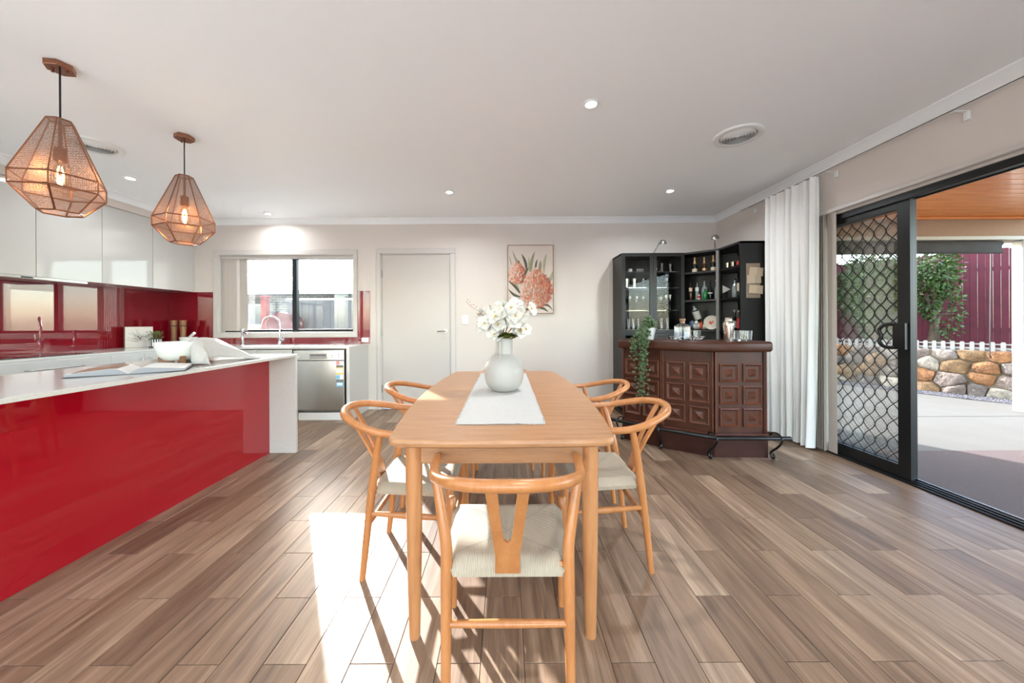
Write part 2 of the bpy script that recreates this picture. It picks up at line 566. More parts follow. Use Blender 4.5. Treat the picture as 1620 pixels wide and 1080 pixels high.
# ---- back wall with a window and a door opening
WX0, WX1, WZ0, WZ1 = -3.895, -2.062, 1.045, 2.105
DX0, DX1, DZ1 = -1.695, -0.742, 2.112
b = MB()
b.box(XL - T, WX0, YB, YB + T, 0, ZC)
b.box(WX0, WX1, YB, YB + T, 0, WZ0)
b.box(WX0, WX1, YB, YB + T, WZ1, ZC)
b.box(WX1, DX0, YB, YB + T, 0, ZC)
b.box(DX0, DX1, YB, YB + T, DZ1, ZC)
b.box(DX1, XR + T, YB, YB + T, 0, ZC)
wall_back = struct(b.build('wall_back', M['wall_paint'], merge=True))
# ---- right wall with the sliding door opening
OY0, OY1, OZ1 = 0.15, 3.36, 2.105
b = MB()
b.box(XR, XR + T, YF, OY0, 0, ZC)
b.box(XR, XR + T, OY0, OY1, OZ1, ZC)
b.box(XR, XR + T, OY1, YB, 0, ZC)
struct(b.build('wall_right', M['wall_paint'], merge=True))
LY0, LY1 = -3.0, 0.4  # out-of-view opening added in the left wall to bring daylight in
b = MB()
b.box(XL - T, XL, YF, LY0, 0, ZC)
b.box(XL - T, XL, LY1, YB, 0, ZC)
b.box(XL - T, XL, LY0, LY1, 2.25, ZC)
b.box(XL - T, XL, LY0, LY1, 0, 0.05)
struct(b.build('wall_left', M['wall_paint'], merge=True))
added_win3 = struct(bpy.data.objects.new('added_window_3', None), 'wide glazing added unseen in the left wall to let in daylight')
COL.objects.link(added_win3)
for i in range(4):
    y = lerp(LY0 + 0.03, LY1 - 0.03, i / 3)
    MB().box(XL - 0.12, XL - 0.05, y - 0.03, y + 0.03, 0.05, 2.25).build('frame_bar', M['black_frame'], added_win3)
for i in range(3):
    MB().box(XL - 0.09, XL - 0.085, lerp(LY0, LY1, i / 3) + 0.06, lerp(LY0, LY1, (i + 1) / 3) - 0.06, 0.05, 2.25).build('pane', M['pane'], added_win3)
# ---- unseen wall behind the camera, wide glazing added for daylight
RX0, RX1, RZ0, RZ1 = -3.4, 2.2, 0.05, 2.25
b = MB()
b.box(XL - T, RX0, YF - T, YF, 0, ZC)
b.box(RX1, XR + T, YF - T, YF, 0, ZC)
b.box(RX0, RX1, YF - T, YF, RZ1, ZC)
b.box(RX0, RX1, YF - T, YF, 0, RZ0)
struct(b.build('wall_front', M['wall_paint'], merge=True))
added_win2 = struct(bpy.data.objects.new('added_window_2', None), 'wide glazed doors added unseen behind the camera to let in daylight')
COL.objects.link(added_win2)
for i in range(5):
    x = lerp(RX0, RX1, i / 4)
    MB().box(x - 0.03, x + 0.03, YF - 0.12, YF - 0.05, RZ0, RZ1).build('frame_bar', M['black_frame'], added_win2)
for i in range(4):
    MB().box(lerp(RX0, RX1, i / 4) + 0.03, lerp(RX0, RX1, (i + 1) / 4) - 0.03, YF - 0.09, YF - 0.085, RZ0, RZ1).build('pane', M['pane'], added_win2)
b = MB().box(XL - T, XR + T, YF - T, YB + T, ZC, ZC + 0.12)
struct(b.build('ceiling', M['ceiling_paint']))

# ---- cornice
def cornice(name, a, bpt, inward, ends=(0, 0)):
    """cove along the wall from a to b; inward = unit vector into the room"""
    prof = [(0, 0), (0.072, 0), (0.072, -0.008), (0.062, -0.012), (0.045, -0.022), (0.030, -0.036), (0.018, -0.052), (0.012, -0.064), (0.008, -0.068), (0.008, -0.074), (0, -0.074)]
    mb = MB()
    a, bpt, n = Vector(a), Vector(bpt), Vector(inward)
    d = (bpt - a).normalized()
    vs = []
    for p, e in ((a, ends[0]), (bpt, ends[1])):
        for (u, v) in prof:
            vs.append(p + n * u + Vector((0, 0, v)) + d * u * e)
    k = len(prof)
    fs = [(i, (i + 1) % k, k + (i + 1) % k, k + i) for i in range(k)] + [tuple(range(k)), tuple(range(2 * k - 1, k - 1, -1))]
    mb.add(vs, fs)
    return struct(mb.build(name, M['cornice_paint'], smooth=40))
cornice('trim_1', (-4.2, YB, ZC), (XR, YB, ZC), (0, -1, 0), (0, -1))
cornice('trim_2', (XR, YB, ZC), (XR, YF, ZC), (-1, 0, 0), (1, 0))
cornice('trim_3', (-4.2, YB, ZC), (-4.2, 1.2, ZC), (1, 0, 0), (1, 0))
# ---- baseboards
b = MB().box(-0.672, 1.46, YB - 0.012, YB, 0, 0.075)
struct(b.build('baseboard_back', M['trim_paint'], bevel=0.004))
b = MB().box(XR - 0.012, XR, 3.43, YB - 0.014, 0, 0.075)
struct(b.build('baseboard_right', M['trim_paint'], bevel=0.004))

# ---- floor: bed plus wood-look tiles laid in half bond
b = MB().box(XL, XR + 0.02, YF, YB, -0.12, -0.003)
floor = struct(b.build('floor', M['grout']))
PW, PL = 0.1497, 0.5988
cells = []
k0 = int(math.floor((XL - 0.357) / PW))
k1 = int(math.floor((2.868 - 0.357) / PW))
for k in range(k0, k1 + 1):
    x0, x1 = 0.357 + k * PW, 0.357 + (k + 1) * PW
    ph = 0.5 if k % 2 else 0.0
    r0 = int(math.floor((YF - 1.234) / PL - ph)) - 1
    for r in range(r0, r0 + 40):
        y0 = 1.234 + (r + ph) * PL
        y1 = y0 + PL
        if y1 < YF + 0.05 or y0 > YB - 0.02:
            continue
        cx0, cx1, cy0, cy1 = max(x0, XL), min(x1, 2.868), max(y0, YF), min(y1, YB)
        if cx1 - cx0 < 0.012 or cy1 - cy0 < 0.012:
            continue
        ym, xm = (cy0 + cy1) / 2, (cx0 + cx1) / 2
        vis = cy1 > 1.16 and abs(xm) < 1.47 * cy1 + 0.1
        if xm < -2.2 and ym < 3.3:
            vis = False
        if xm < -2.2 and ym > 3.3:
            vis = vis and ym > 4.0 and xm > -2.75
        if ym > 4.35 and xm < -1.95:
            vis = False
        if xm > 2.2 and ym > 3.9 or (xm > 1.45 and ym > 3.5):
            vis = False
        cells.append((0 if vis else 1, cy0 if vis else 0, cx0, cx1, cy0, cy1))
cells.sort()
plank_mesh = {}
rest = MB()
for i, (hid, _, x0, x1, y0, y1) in enumerate(cells):
    g = 0.0013
    if not hid and i < 300:
        key = (round(x1 - x0, 3), round(y1 - y0, 3))
        if key not in plank_mesh:
            hx, hy = key[0] / 2 - g, key[1] / 2 - g
            plank_mesh[key] = MB().box(-hx, hx, -hy, hy, -0.006, 0.0).mesh('floor_tile', M['floor_tile'], bevel=0.0009, seg=1)
        o = bpy.data.objects.new('floor_tile', plank_mesh[key])
        COL.objects.link(o)
        o.parent = floor
        o.location = ((x0 + x1) / 2, (y0 + y1) / 2, 0)
    else:
        rest.box(x0 + g, x1 - g, y0 + g, y1 - g, -0.006, 0.0)
o = rest.build('floor_tiles_beyond', M['floor_tile'], floor)
o['kind'] = 'stuff'

# ---- kitchen window
win = struct(bpy.data.objects.new('window_1', None), 'aluminium sliding window over the kitchen sink')
COL.objects.link(win)
b = MB()
aw = 0.066
b.box(WX0 - aw, WX1 + aw - 0.015, YB - 0.018, YB, WZ1, WZ1 + aw)
b.box(WX0 - aw, WX0, YB - 0.018, YB, WZ0, WZ1)
b.box(WX1, WX1 + aw - 0.015, YB - 0.018, YB, WZ0, WZ1)
b.box(WX0 - aw, WX1 + aw - 0.015, YB - 0.018, YB, WZ0 - aw + 0.004, WZ0)
b.build('architrave', M['trim_paint'], win, bevel=0.003)
b = MB()
b.box(WX0, WX1, YB, YB + 0.09, WZ1 - 0.012, WZ1)
b.box(WX0, WX0 + 0.012, YB, YB + 0.09, WZ0, WZ1 - 0.012)
b.box(WX1 - 0.012, WX1, YB, YB + 0.09, WZ0, WZ1 - 0.012)
b.box(WX0, WX1, YB, YB + 0.09, WZ0, WZ0 + 0.012)
b.build('reveal', M['trim_paint'], win)
fy0, fy1 = YB + 0.09, YB + 0.14
b = MB()
ix0, ix1, iz0, iz1 = WX0 + 0.012, WX1 - 0.012, WZ0 + 0.012, WZ1 - 0.012
b.box(ix0, ix1, fy0, fy1, iz1 - 0.035, iz1)
b.box(ix0, ix1, fy0, fy1, iz0, iz0 + 0.035)
b.box(ix0, ix0 + 0.03, fy0, fy1, iz0, iz1)
b.box(ix1 - 0.03, ix1, fy0, fy1, iz0, iz1)
b.build('window_frame', M['black_frame'], win, bevel=0.002)
MB().box(-2.945, -2.885, fy0 - 0.012, fy1, iz0, iz1).build('mullion', M['black_frame'], win, bevel=0.003)
MB().box(ix0 + 0.03, -2.945, fy0 + 0.02, fy0 + 0.025, iz0 + 0.03, iz1 - 0.03).build('pane', M['pane_dirty'], win)
MB().box(-2.885, ix1 - 0.03, fy0 + 0.02, fy0 + 0.025, iz0 + 0.03, iz1 - 0.03).build('pane', M['pane'], win)
# vertical blind drawn to the left of that window
vb = thing('vertical_blind', 'cream vertical blind stacked at the left of the kitchen window', 'blind', (-3.7, YB + 0.045, WZ0 + 0.02))
MB().box(WX0 + 0.015, WX1 - 0.015, YB + 0.015, YB + 0.055, WZ1 - 0.05, WZ1 - 0.013).build('head_rail', M['trim_paint'], vb, bevel=0.004)
for i in range(9):
    x = -3.862 + i * 0.026
    mx = Matrix.Translation((x, YB + 0.035, 0)) @ Matrix.Rotation(math.radians(62 if i < 8 else 60), 4, 'Z')
    MB().box(-0.03, 0.03, -0.0008, 0.0008, WZ0 + 0.03, WZ1 - 0.05, mx).build('slat', M['blind_slat'], vb)
mx = Matrix.Translation((-3.585, YB + 0.035, 0)) @ Matrix.Rotation(math.radians(5), 4, 'Z')
MB().box(-0.052, 0.052, -0.0008, 0.0008, WZ0 + 0.03, WZ1 - 0.05, mx).build('slat', M['blind_slat'], vb)

# ---- internal door
door = struct(bpy.data.objects.new('door_1', None), 'plain off-white flush door with a chrome lever')
COL.objects.link(door)
b = MB()
aw = 0.062
b.box(DX0 - aw + 0.01, DX0, YB - 0.018, YB, 0, DZ1)
b.box(DX1, DX1 + aw, YB - 0.018, YB, 0, DZ1)
b.box(DX0 - aw + 0.01, DX1 + aw, YB - 0.018, YB, DZ1, DZ1 + 0.072)
b.build('architrave', M['trim_paint'], door, bevel=0.004)
b = MB()
b.box(DX0, DX0 + 0.014, YB, YB + 0.12, 0, DZ1)
b.box(DX1 - 0.014, DX1, YB, YB + 0.12, 0, DZ1)
b.box(DX0, DX1, YB, YB + 0.12, DZ1 - 0.012, DZ1)
b.build('jamb', M['trim_paint'], door)
leaf = MB().box(DX0 + 0.017, DX1 - 0.017, YB + 0.004, YB + 0.042, 0.012, DZ1 - 0.015).build('door_leaf', M['door_paint'], door, bevel=0.002)
for z in (0.28, 1.05, 1.84):
    MB().tube([(DX0 + 0.016, YB - 0.002, z - 0.05), (DX0 + 0.016, YB - 0.002, z + 0.05)], 0.007, 8).build('hinge', M['satin_nickel'], door, smooth=40)
hx, hz = -0.812, 1.058
b = MB()
b.tube([(hx, YB + 0.004, hz), (hx, YB - 0.008, hz)], 0.027, 20)
b.tube(smooth_path([(hx, YB - 0.004, hz), (hx, YB - 0.045, hz), (hx - 0.03, YB - 0.05, hz), (hx - 0.115, YB - 0.05, hz - 0.004)], 5), 0.0085, 8)
h = b.build('door_handle', M['chrome'], leaf, smooth=40)
b = MB().box(DX0, DX1, YB + 0.05, YB + 0.055, 0, DZ1)
b.build('door_backing', M['dark_gap'], door)

# ---- sliding door set in the right wall
sl = struct(bpy.data.objects.new('door_2', None), 'black framed sliding door to the patio with a diamond grille screen')
COL.objects.link(sl)
b = MB()
fx0, fx1 = XR + 0.012, XR + 0.15
b.box(fx0 - 0.012, fx1, OY0, OY1, -0.012, 0.012)
b.build('sill', M['black_frame'], sl, bevel=0.003)
for i, x in enumerate((fx0 + 0.012, fx0 + 0.05, fx0 + 0.095)):
    MB().box(x, x + 0.006, OY0, OY1, 0.012, 0.020).build('track', M['satin_nickel'] if i == 2 else M['black_frame'], sl)
b = MB()
b.box(fx0, fx1, OY0, OY1, OZ1 - 0.03, OZ1)
b.box(fx0, fx0 + 0.02, OY0, OY1, OZ1 - 0.062, OZ1 - 0.03)
b.box(fx0 + 0.055, fx0 + 0.065, OY0, OY1, OZ1 - 0.055, OZ1 - 0.03)
b.box(fx0 + 0.1, fx0 + 0.112, OY0, OY1, OZ1 - 0.055, OZ1 - 0.03)
b.build('head_frame', M['black_frame'], sl, bevel=0.002)
MB().box(fx0, fx1, OY1 - 0.045, OY1, 0.012, OZ1 - 0.03).build('jamb', M['black_frame'], sl)
MB().box(fx0, fx1, OY0, OY0 + 0.045, 0.012, OZ1 - 0.03).build('jamb', M['black_frame'], sl)
b = MB()
b.box(XR - 0.002, fx0, OY0, OY1, OZ1 - 0.014, OZ1 + 0.003)
b.build('reveal', M['trim_paint'], sl)

def sliding_panel(name, x0, x1, ya, yb, stile, grille):
    p = bpy.data.objects.new(name, None)
    COL.objects.link(p)
    p.parent = sl
    z0, z1 = 0.02, OZ1 - 0.045
    MB().box(x0, x1, ya, ya + stile, z0, z1).build('stile', M['black_frame'], p, bevel=0.002)
    MB().box(x0, x1, yb - stile, yb, z0, z1).build('stile', M['black_frame'], p, bevel=0.002)
    MB().box(x0, x1, ya + stile, yb - stile, z0, z0 + 0.085).build('rail', M['black_frame'], p, bevel=0.002)
    MB().box(x0, x1, ya + stile, yb - stile, z1 - 0.06, z1).build('rail', M['black_frame'], p, bevel=0.002)
    xm = (x0 + x1) / 2
    if grille:
        g = MB()
        py, pz = 0.09, 0.25
        gy0, gy1, gz0, gz1 = ya + stile, yb - stile, z0 + 0.085, z1 - 0.06
        nz = int((gz1 - gz0) / (pz / 2)) + 2
        ny = int((gy1 - gy0) / py) + 2
        for i in range(-1, ny + 1):
            for s in (1, -1):
                pts = []
                for j in range(nz * 8 + 1):
                    z = gz0 + j * pz / 12
                    if z > gz1 + 1e-6:
                        break
                    ph = j / 12.0
                    tri = 2 * abs((ph % 1.0) - 0.5)          # 1..0..1
                    tri = 0.5 - 0.5 * math.cos(PI * tri)      # eased at the crossings
                    y = gy0 + i * py + s * (tri - 0.5) * py / 1.0 + py / 2
                    if gy0 <= y <= gy1:
                        pts.append((xm, y, z))
                    else:
                        if len(pts) > 1:
                            g.tube(pts, 0.0045, 4, flat=1.0)
                        pts = []
                if len(pts) > 1:
                    g.tube(pts, 0.0042, 4)
        g.build('diamond_grille', M['black_frame'], p)
    return p
screen = sliding_panel('screen_panel', fx0 + 0.02, fx0 + 0.05, 2.575, 3.33, 0.085, True)
gp = sliding_panel('glass_panel', fx0 + 0.066, fx0 + 0.098, 2.60, 3.33, 0.09, False)
MB().box(fx0 + 0.08, fx0 + 0.085, 2.69, 3.24, 0.1, OZ1 - 0.1).build('pane', M['pane'], gp)
# D shaped pull on the screen stile
b = MB()
hy, hz = 2.615, 1.055
b.box(fx0 - 0.006, fx0 + 0.02, hy - 0.028, hy + 0.055, hz - 0.095, hz + 0.095)
pull = smooth_path([(fx0 + 0.01, hy + 0.04, hz + 0.086), (fx0 - 0.03, hy + 0.085, hz + 0.083), (fx0 - 0.04, hy + 0.118, hz + 0.045), (fx0 - 0.035, hy + 0.108, hz), (fx0 - 0.04, hy + 0.118, hz - 0.045), (fx0 - 0.03, hy + 0.085, hz - 0.083), (fx0 + 0.01, hy + 0.04, hz - 0.086)], 5)
b.tube(pull, 0.0125, 8)
b.build('door_pull', M['black_iron'], screen, smooth=40)

# vertical blind stack beside the sliding door and its rail
vb2 = thing('vertical_blind', 'cream vertical blind stacked beside the sheer curtain at the patio door', 'blind', (2.84, 3.2, 0.02))
MB().box(XR - 0.045, XR - 0.004, OY0 + 0.1, OY1 + 0.05, OZ1 + 0.005, OZ1 + 0.035).build('head_rail', M['trim_paint'], vb2, bevel=0.004)
for i in range(8):
    mx = Matrix.Translation((2.845, 3.165 + i * 0.022, 0)) @ Matrix.Rotation(math.radians(25 if i else 92), 4, 'Z')
    if i == 0:
        mx = Matrix.Translation((2.852, 3.135, 0)) @ Matrix.Rotation(math.radians(88), 4, 'Z')
    MB().box(-0.044, 0.044, -0.0008, 0.0008, 0.022, OZ1 + 0.006, mx).build('slat', M['blind_slat'], vb2)
# sheer curtain and its track
trk = thing('curtain_track', 'slim white curtain track on brackets above the patio door', 'track', (2.77, 2.0, 2.46))
MB().box(2.755, 2.778, -0.2, 4.2, 2.462, 2.478).build('rail', M['plastic_white'], trk)
MB().box(2.7535, 2.7555, -0.2, 4.2, 2.459, 2.463).build('dark_line', M['dark_gap'], trk)  # thin dark strip along the rail's lower front edge
for y in (0.9, 2.22, 3.1, 4.1):
    b = MB()
    b.box(2.765, 2.868, y - 0.012, y + 0.012, 2.455, 2.461)
    b.box(2.852, 2.868, y - 0.014, y + 0.014, 2.405, 2.461)
    b.build('bracket', M['plastic_white'], trk, bevel=0.003)
cur = thing('sheer_curtain', 'white sheer curtain gathered between the bar and the patio door', 'curtain', (2.76, 3.5, 0.02))
def curtain_fn(u, v):
    y = lerp(3.17, 3.79, u)
    z = lerp(0.022, 2.455, v)
    flare = 1.0 + 0.35 * (1 - v)
    ph = u * 2 * PI * 7
    x = 2.765 + 0.026 * flare * math.sin(ph + 0.8 * math.sin(2.2 * v + u * 4)) + 0.014 * math.sin(ph * 2.3 + 1) * (1 - 0.4 * v)
    y += 0.02 * math.sin(ph * 1.0 + 1.2) + (1 - v) ** 1.5 * (0.5 - u) * 0.10 * (1 if u < 0.5 else 0.4)
    return (x, y, z)
MB().grid(curtain_fn, 150, 14).build('fabric', M['sheer'], cur, smooth=60)
MB().grid(lambda u, v: tuple(a + d for a, d in zip(curtain_fn(u, v * 0.035), (-0.0016, 0, 0))), 150, 2).build('hem', M['sheer'], cur, smooth=60)

# ================================================================== CEILING FITTINGS
def downlight(x, y, label, dim=1.0):
    t = thing('downlight', label, 'light', (x, y, ZC - 0.012), 0, 'recessed ceiling downlights')
    MB().lathe([(0.032, 0.006), (0.036, 0.0), (0.046, 0.0), (0.05, 0.006), (0.05, 0.011)], 28).build('trim_ring', M['plastic_white'], t, world=False, smooth=50)
    MB().lathe([(0.0, 0.006), (0.034, 0.006), (0.034, 0.009), (0.0, 0.009)], 24, cap=False).build('lens', M['emit_down'], t, world=False)
    ld = bpy.data.lights.new('downlight_lamp', 'AREA')
    ld.shape = 'DISK'
    ld.size = 0.07
    ld.energy = DOWNLIGHT_W * dim
    ld.spread = math.radians(158)
    ld.color = (0.88, 0.95, 1.0)
    lo = bpy.data.objects.new('downlight_lamp', ld)
    COL.objects.link(lo)
    lo.parent = t
    lo.location = (0, 0, -0.003)
for x, y, lb in ((0.559, 2.32, 'round white downlight nearest, over the dining table'), (-0.60, 3.874, 'round white downlight in front of the flush door'),
                 (1.78, 3.87, 'round white downlight in front of the black bar shelves'), (-3.61, 3.46, 'round white downlight beside the wall cabinets, left of the pendants'),
                 (-3.03, 4.59, 'round white downlight above the kitchen window'),
                 (0.56, 0.2, 'round white downlight behind the camera over the room'), (-1.9, 0.2, 'round white downlight behind the camera by the island'),
                 (1.8, -1.4, 'round white downlight behind the camera near the patio side'), (-0.6, -1.6, 'round white downlight far behind the camera')):
    downlight(x, y, lb, 0.42 if x < -3 else 1.0)      # the kitchen pair runs dimmed
def vent(x, y, label):
    t = thing('ceiling_vent', label, 'vent', (x, y, ZC - 0.02), 0, 'round ceiling air vents')
    MB().lathe([(0.125, 0.02), (0.128, 0.004), (0.14, 0.0), (0.165, 0.006), (0.168, 0.0195)], 40, cap=False).build('rim', M['plastic_white'], t, world=False, smooth=40)
    for i, r in enumerate((0.115, 0.096, 0.077, 0.058, 0.039, 0.02)):
        MB().lathe([(r - 0.011, 0.0), (r, 0.012), (r + 0.002, 0.012), (r - 0.009, 0.0)], 36, cap=False).build('ring_vane', M['plastic_white'], t, world=False, smooth=40)
    MB().lathe([(0.0, 0.0175), (0.13, 0.0175), (0.13, 0.0195), (0, 0.0195)], 30, cap=False).build('duct', M['vent_grey'], t, world=False)
vent(1.773, 2.73, 'round white ceiling air vent over the bar side')
vent(-3.23, 2.83, 'round white ceiling air vent behind the pendant lamps')

# ---- pendant lamps
def pendant(x, y, rot, label):
    t = thing('pendant_lamp', label, 'lamp', (x, y, 0), rot, 'copper mesh pendants over the island')
    def ring(r, n=6, ph=0.0):
        return [(r * math.cos(2 * PI * i / n + ph), r * math.sin(2 * PI * i / n + ph)) for i in range(n)]
    MB().prism(ring(0.062), ZC - 0.03, ZC - 0.001).build('ceiling_rose', M['copper'], t, world=False, bevel=0.003)
    b = MB()
    for s in (-1, 1):
        b.lathe([(0.006, 0.0), (0.006, 0.012)], 8, (s * 0.035, 0, ZC - 0.042))
    b.build('screw', M['copper'], t, world=False)
    MB().tube([(0, 0, ZC - 0.03), (0, 0, 2.27)], 0.0042, 6).build('cord', M['cord_black'], t, world=False)
    lev = [(0.05, 2.278), (0.178, 1.955), (0.178, 1.888), (0.085, 1.778)]
    rr = [[(px, py, z) for px, py in ring(r)] for r, z in lev]
    shade = bpy.data.objects.new('shade', None)
    COL.objects.link(shade)
    shade.parent = t
    for k in range(3):
        for i in range(6):
            a, c, d, e = rr[k][i], rr[k][(i + 1) % 6], rr[k + 1][(i + 1) % 6], rr[k + 1][i]
            MB().quad(a, e, d, c).build('mesh_panel', M['copper_mesh'], shade, world=False)
    MB().add(rr[0], [(0, 1, 2, 3, 4, 5)]).build('top_cap', M['copper_mesh'], shade, world=False)
    fr = MB()
    for k in range(4):
        for i in range(6):
            fr.tube([rr[k][i], rr[k][(i + 1) % 6]], 0.0042, 4)
            if k < 3:
                fr.tube([rr[k][i], rr[k + 1][i]], 0.0042, 4)
    fr.build('wire_frame', M['copper'], shade, world=False)
    MB().lathe([(0.0, 2.13), (0.022, 2.13), (0.026, 2.12), (0.026, 2.06), (0.02, 2.055), (0, 2.055)], 14, cap=False).build('lamp_holder', M['copper'], t, world=False, smooth=40)
    MB().tube([(0, 0, 2.27), (0, 0, 2.12)], 0.008, 6).build('stem', M['copper'], t, world=False)
    bulb = MB().lathe([(0.014, 2.055), (0.016, 2.04), (0.03, 2.01), (0.038, 1.975), (0.034, 1.945), (0.018, 1.92), (0.0, 1.912)], 16, cap=False).build('bulb', M['bulb_glass'], t, world=False, smooth=60)
    f = MB()
    for i in range(4):
        a = PI / 2 * i
        f.tube([(0.006 * math.cos(a), 0.006 * math.sin(a), 2.03), (0.015 * math.cos(a), 0.015 * math.sin(a), 1.99), (0.009 * math.cos(a), 0.009 * math.sin(a), 1.945)], 0.0018, 4)
    f.build('filament', M['filament'], bulb, world=False)
    ld = bpy.data.lights.new('pendant_bulb', 'POINT')
    ld.energy = BULB_W
    ld.color = (1.0, 0.72, 0.42)
    ld.shadow_soft_size = 0.02
    lo = bpy.data.objects.new('pendant_bulb', ld)
    COL.objects.link(lo)
    lo.parent = t
    lo.location = (0, 0, 1.97)
pendant(-2.42, 1.955, math.radians(8), 'faceted copper mesh pendant nearer the camera, over the island')
pendant(-2.41, 2.70, math.radians(-22), 'faceted copper mesh pendant farther away, nearer the kitchen window')

# ================================================================== KITCHEN
ZT = 0.893
# ---- island
isl = thing('kitchen_island', 'glossy red kitchen island with pale stone top and waterfall end', 'kitchen island', (-2.3, 2.2, 0))
IX0, IX1, IR, IY1, IY0 = -2.78, -1.905, -2.143, 3.28, -0.4
MB().box(IX0, IX1, IY0, IY1, ZT - 0.022, ZT).build('stone_top', M['stone_top'], isl, bevel=0.0015)
MB().box(IX0, IX1, IY1 - 0.03, IY1, 0, ZT - 0.022).build('end_panel', M['stone_top'], isl, bevel=0.0015)
MB().box(IR - 0.02, IR, IY0, IY1 - 0.03, 0.0, ZT - 0.022).build('front_panel', M['gloss_red'], isl)
MB().box(IX0 + 0.03, IR - 0.02, IY0, IY1 - 0.03, 0.0, ZT - 0.022).build('body', M['gloss_white'], isl)

# ---- splashback glass
spl = thing('splashback', 'glossy dark red glass splashback around the kitchen benches', 'splashback', (-3.5, 4.86, ZT))
MB().box(XL + 0.001, XL + 0.007, 1.0, YB - 0.007, ZT + 0.001, 1.604).build('glass_panel', M['splash_red'], spl)
MB().box(XL + 0.001, -3.975, YB - 0.007, YB - 0.001, ZT + 0.001, 1.604).build('glass_panel', M['splash_red'], spl)
MB().box(-3.974, -2.015, YB - 0.007, YB - 0.001, ZT + 0.001, 0.98).build('glass_panel', M['splash_red'], spl)
MB().box(-2.009, -1.842, YB - 0.007, YB - 0.001, ZT + 0.001, 1.608).build('glass_panel', M['splash_red'], spl)

# ---- left bench run
LXF = -3.965
MBB = MB().box(XL, LXF, 1.0, YB, ZT - 0.022, ZT)
bt = MBB
bt.box(LXF, -2.79, 4.275, YB, ZT - 0.022, ZT)
# sink opening left in the back bench
bt.box(-2.79, -1.865, 4.275, YB, ZT - 0.022, ZT)
o = bt.build('stone_benchtop', M['stone_top'], bevel=0.0)
tag(o, 'L-shaped pale stone benchtop along the red splashback', 'benchtop')
def handle_bar(parent, a, bb, out, r=0.005):
    a, bb, out = Vector(a), Vector(bb), Vector(out)
    m = MB().tube([a, a + out * 0.028, bb + out * 0.028, bb], r, 6)
    return m.build('handle', M['satin_nickel'], parent, smooth=40)
def base_unit_left(y0, y1, kind, label):
    t = thing('base_cabinet', label, 'cabinet', (-4.25, (y0 + y1) / 2, 0), 0, 'white base cabinets on the left wall')
    MB().box(XL + 0.01, LXF + 0.0, y0 + 0.001, y1 - 0.001, 0.1, ZT - 0.024).build('body', M['gloss_white'], t)
    MB().box(XL + 0.05, LXF - 0.04, y0 + 0.002, y1 - 0.002, 0.0, 0.1).build('kickboard', M['gloss_white'], t)
    if kind == 'drawers':
        for z0, z1 in ((0.655, ZT - 0.035), (0.385, 0.652), (0.112, 0.382)):
            d = MB().box(LXF, LXF + 0.018, y0 + 0.0015, y1 - 0.0015, z0, z1).build('drawer', M['gloss_white'], t, bevel=0.001)
            ym = (y0 + y1) / 2
            handle_bar(d, (LXF + 0.018, ym - 0.2, (z0 + z1) / 2 + 0.035), (LXF + 0.018, ym + 0.2, (z0 + z1) / 2 + 0.035), (1, 0, 0))
    else:
        ym = (y0 + y1) / 2
        for a, c, hy in ((y0, ym, ym - 0.045), (ym, y1, ym + 0.045)):
            d = MB().box(LXF, LXF + 0.018, a + 0.0015, c - 0.0015, 0.112, ZT - 0.035).build('door', M['gloss_white'], t, bevel=0.001)
            handle_bar(d, (LXF + 0.018, hy, 0.80), (LXF + 0.018, hy, 0.67), (1, 0, 0))
base_unit_left(3.59, 4.26, 'doors', 'white two-door base cabinet under the canvas print and potted plant')
base_unit_left(2.70, 3.59, 'drawers', 'white drawer unit under the black cooktop')
base_unit_left(1.80, 2.70, 'drawers', 'white drawer unit hidden behind the near end of the island')
base_unit_left(1.02, 1.80, 'doors', 'white two-door base cabinet at the near end of the left bench')
# ---- back bench units
BYF = 4.30
def base_unit_back(x0, x1, label):
    t = thing('base_cabinet', label, 'cabinet', ((x0 + x1) / 2, 4.6, 0), 0, 'white base cabinets under the window')
    MB().box(x0 + 0.001, x1 - 0.001, BYF + 0.018, YB - 0.01, 0.1, 0.64).build('body', M['gloss_white'], t)
    MB().box(x0 + 0.002, x1 - 0.002, BYF + 0.06, YB - 0.01, 0.0, 0.1).build('kickboard', M['gloss_white'], t)
    xm = (x0 + x1) / 2
    for a, c, hx in ((x0, xm, xm - 0.05), (xm, x1, xm + 0.05)):
        d = MB().box(a + 0.0015, c - 0.0015, BYF, BYF + 0.018, 0.112, ZT - 0.035).build('door', M['gloss_white'], t, bevel=0.001)
        handle_bar(d, (hx - 0.015 if hx < xm else hx + 0.015, BYF, 0.80), (hx - 0.075 if hx < xm else hx + 0.075, BYF, 0.80), (0, -1, 0))
base_unit_back(-3.40, -2.56, 'white two-door sink cabinet left of the dishwasher')
base_unit_back(-3.94, -3.40, 'white two-door base cabinet in the corner beside the sink')
ep = MB().box(-1.905, -1.867, 4.285, YB, 0, ZT - 0.023).build('bench_end_panel', M['gloss_white'], bevel=0.001)
tag(ep, 'white end panel of the back bench beside the dishwasher', 'panel')
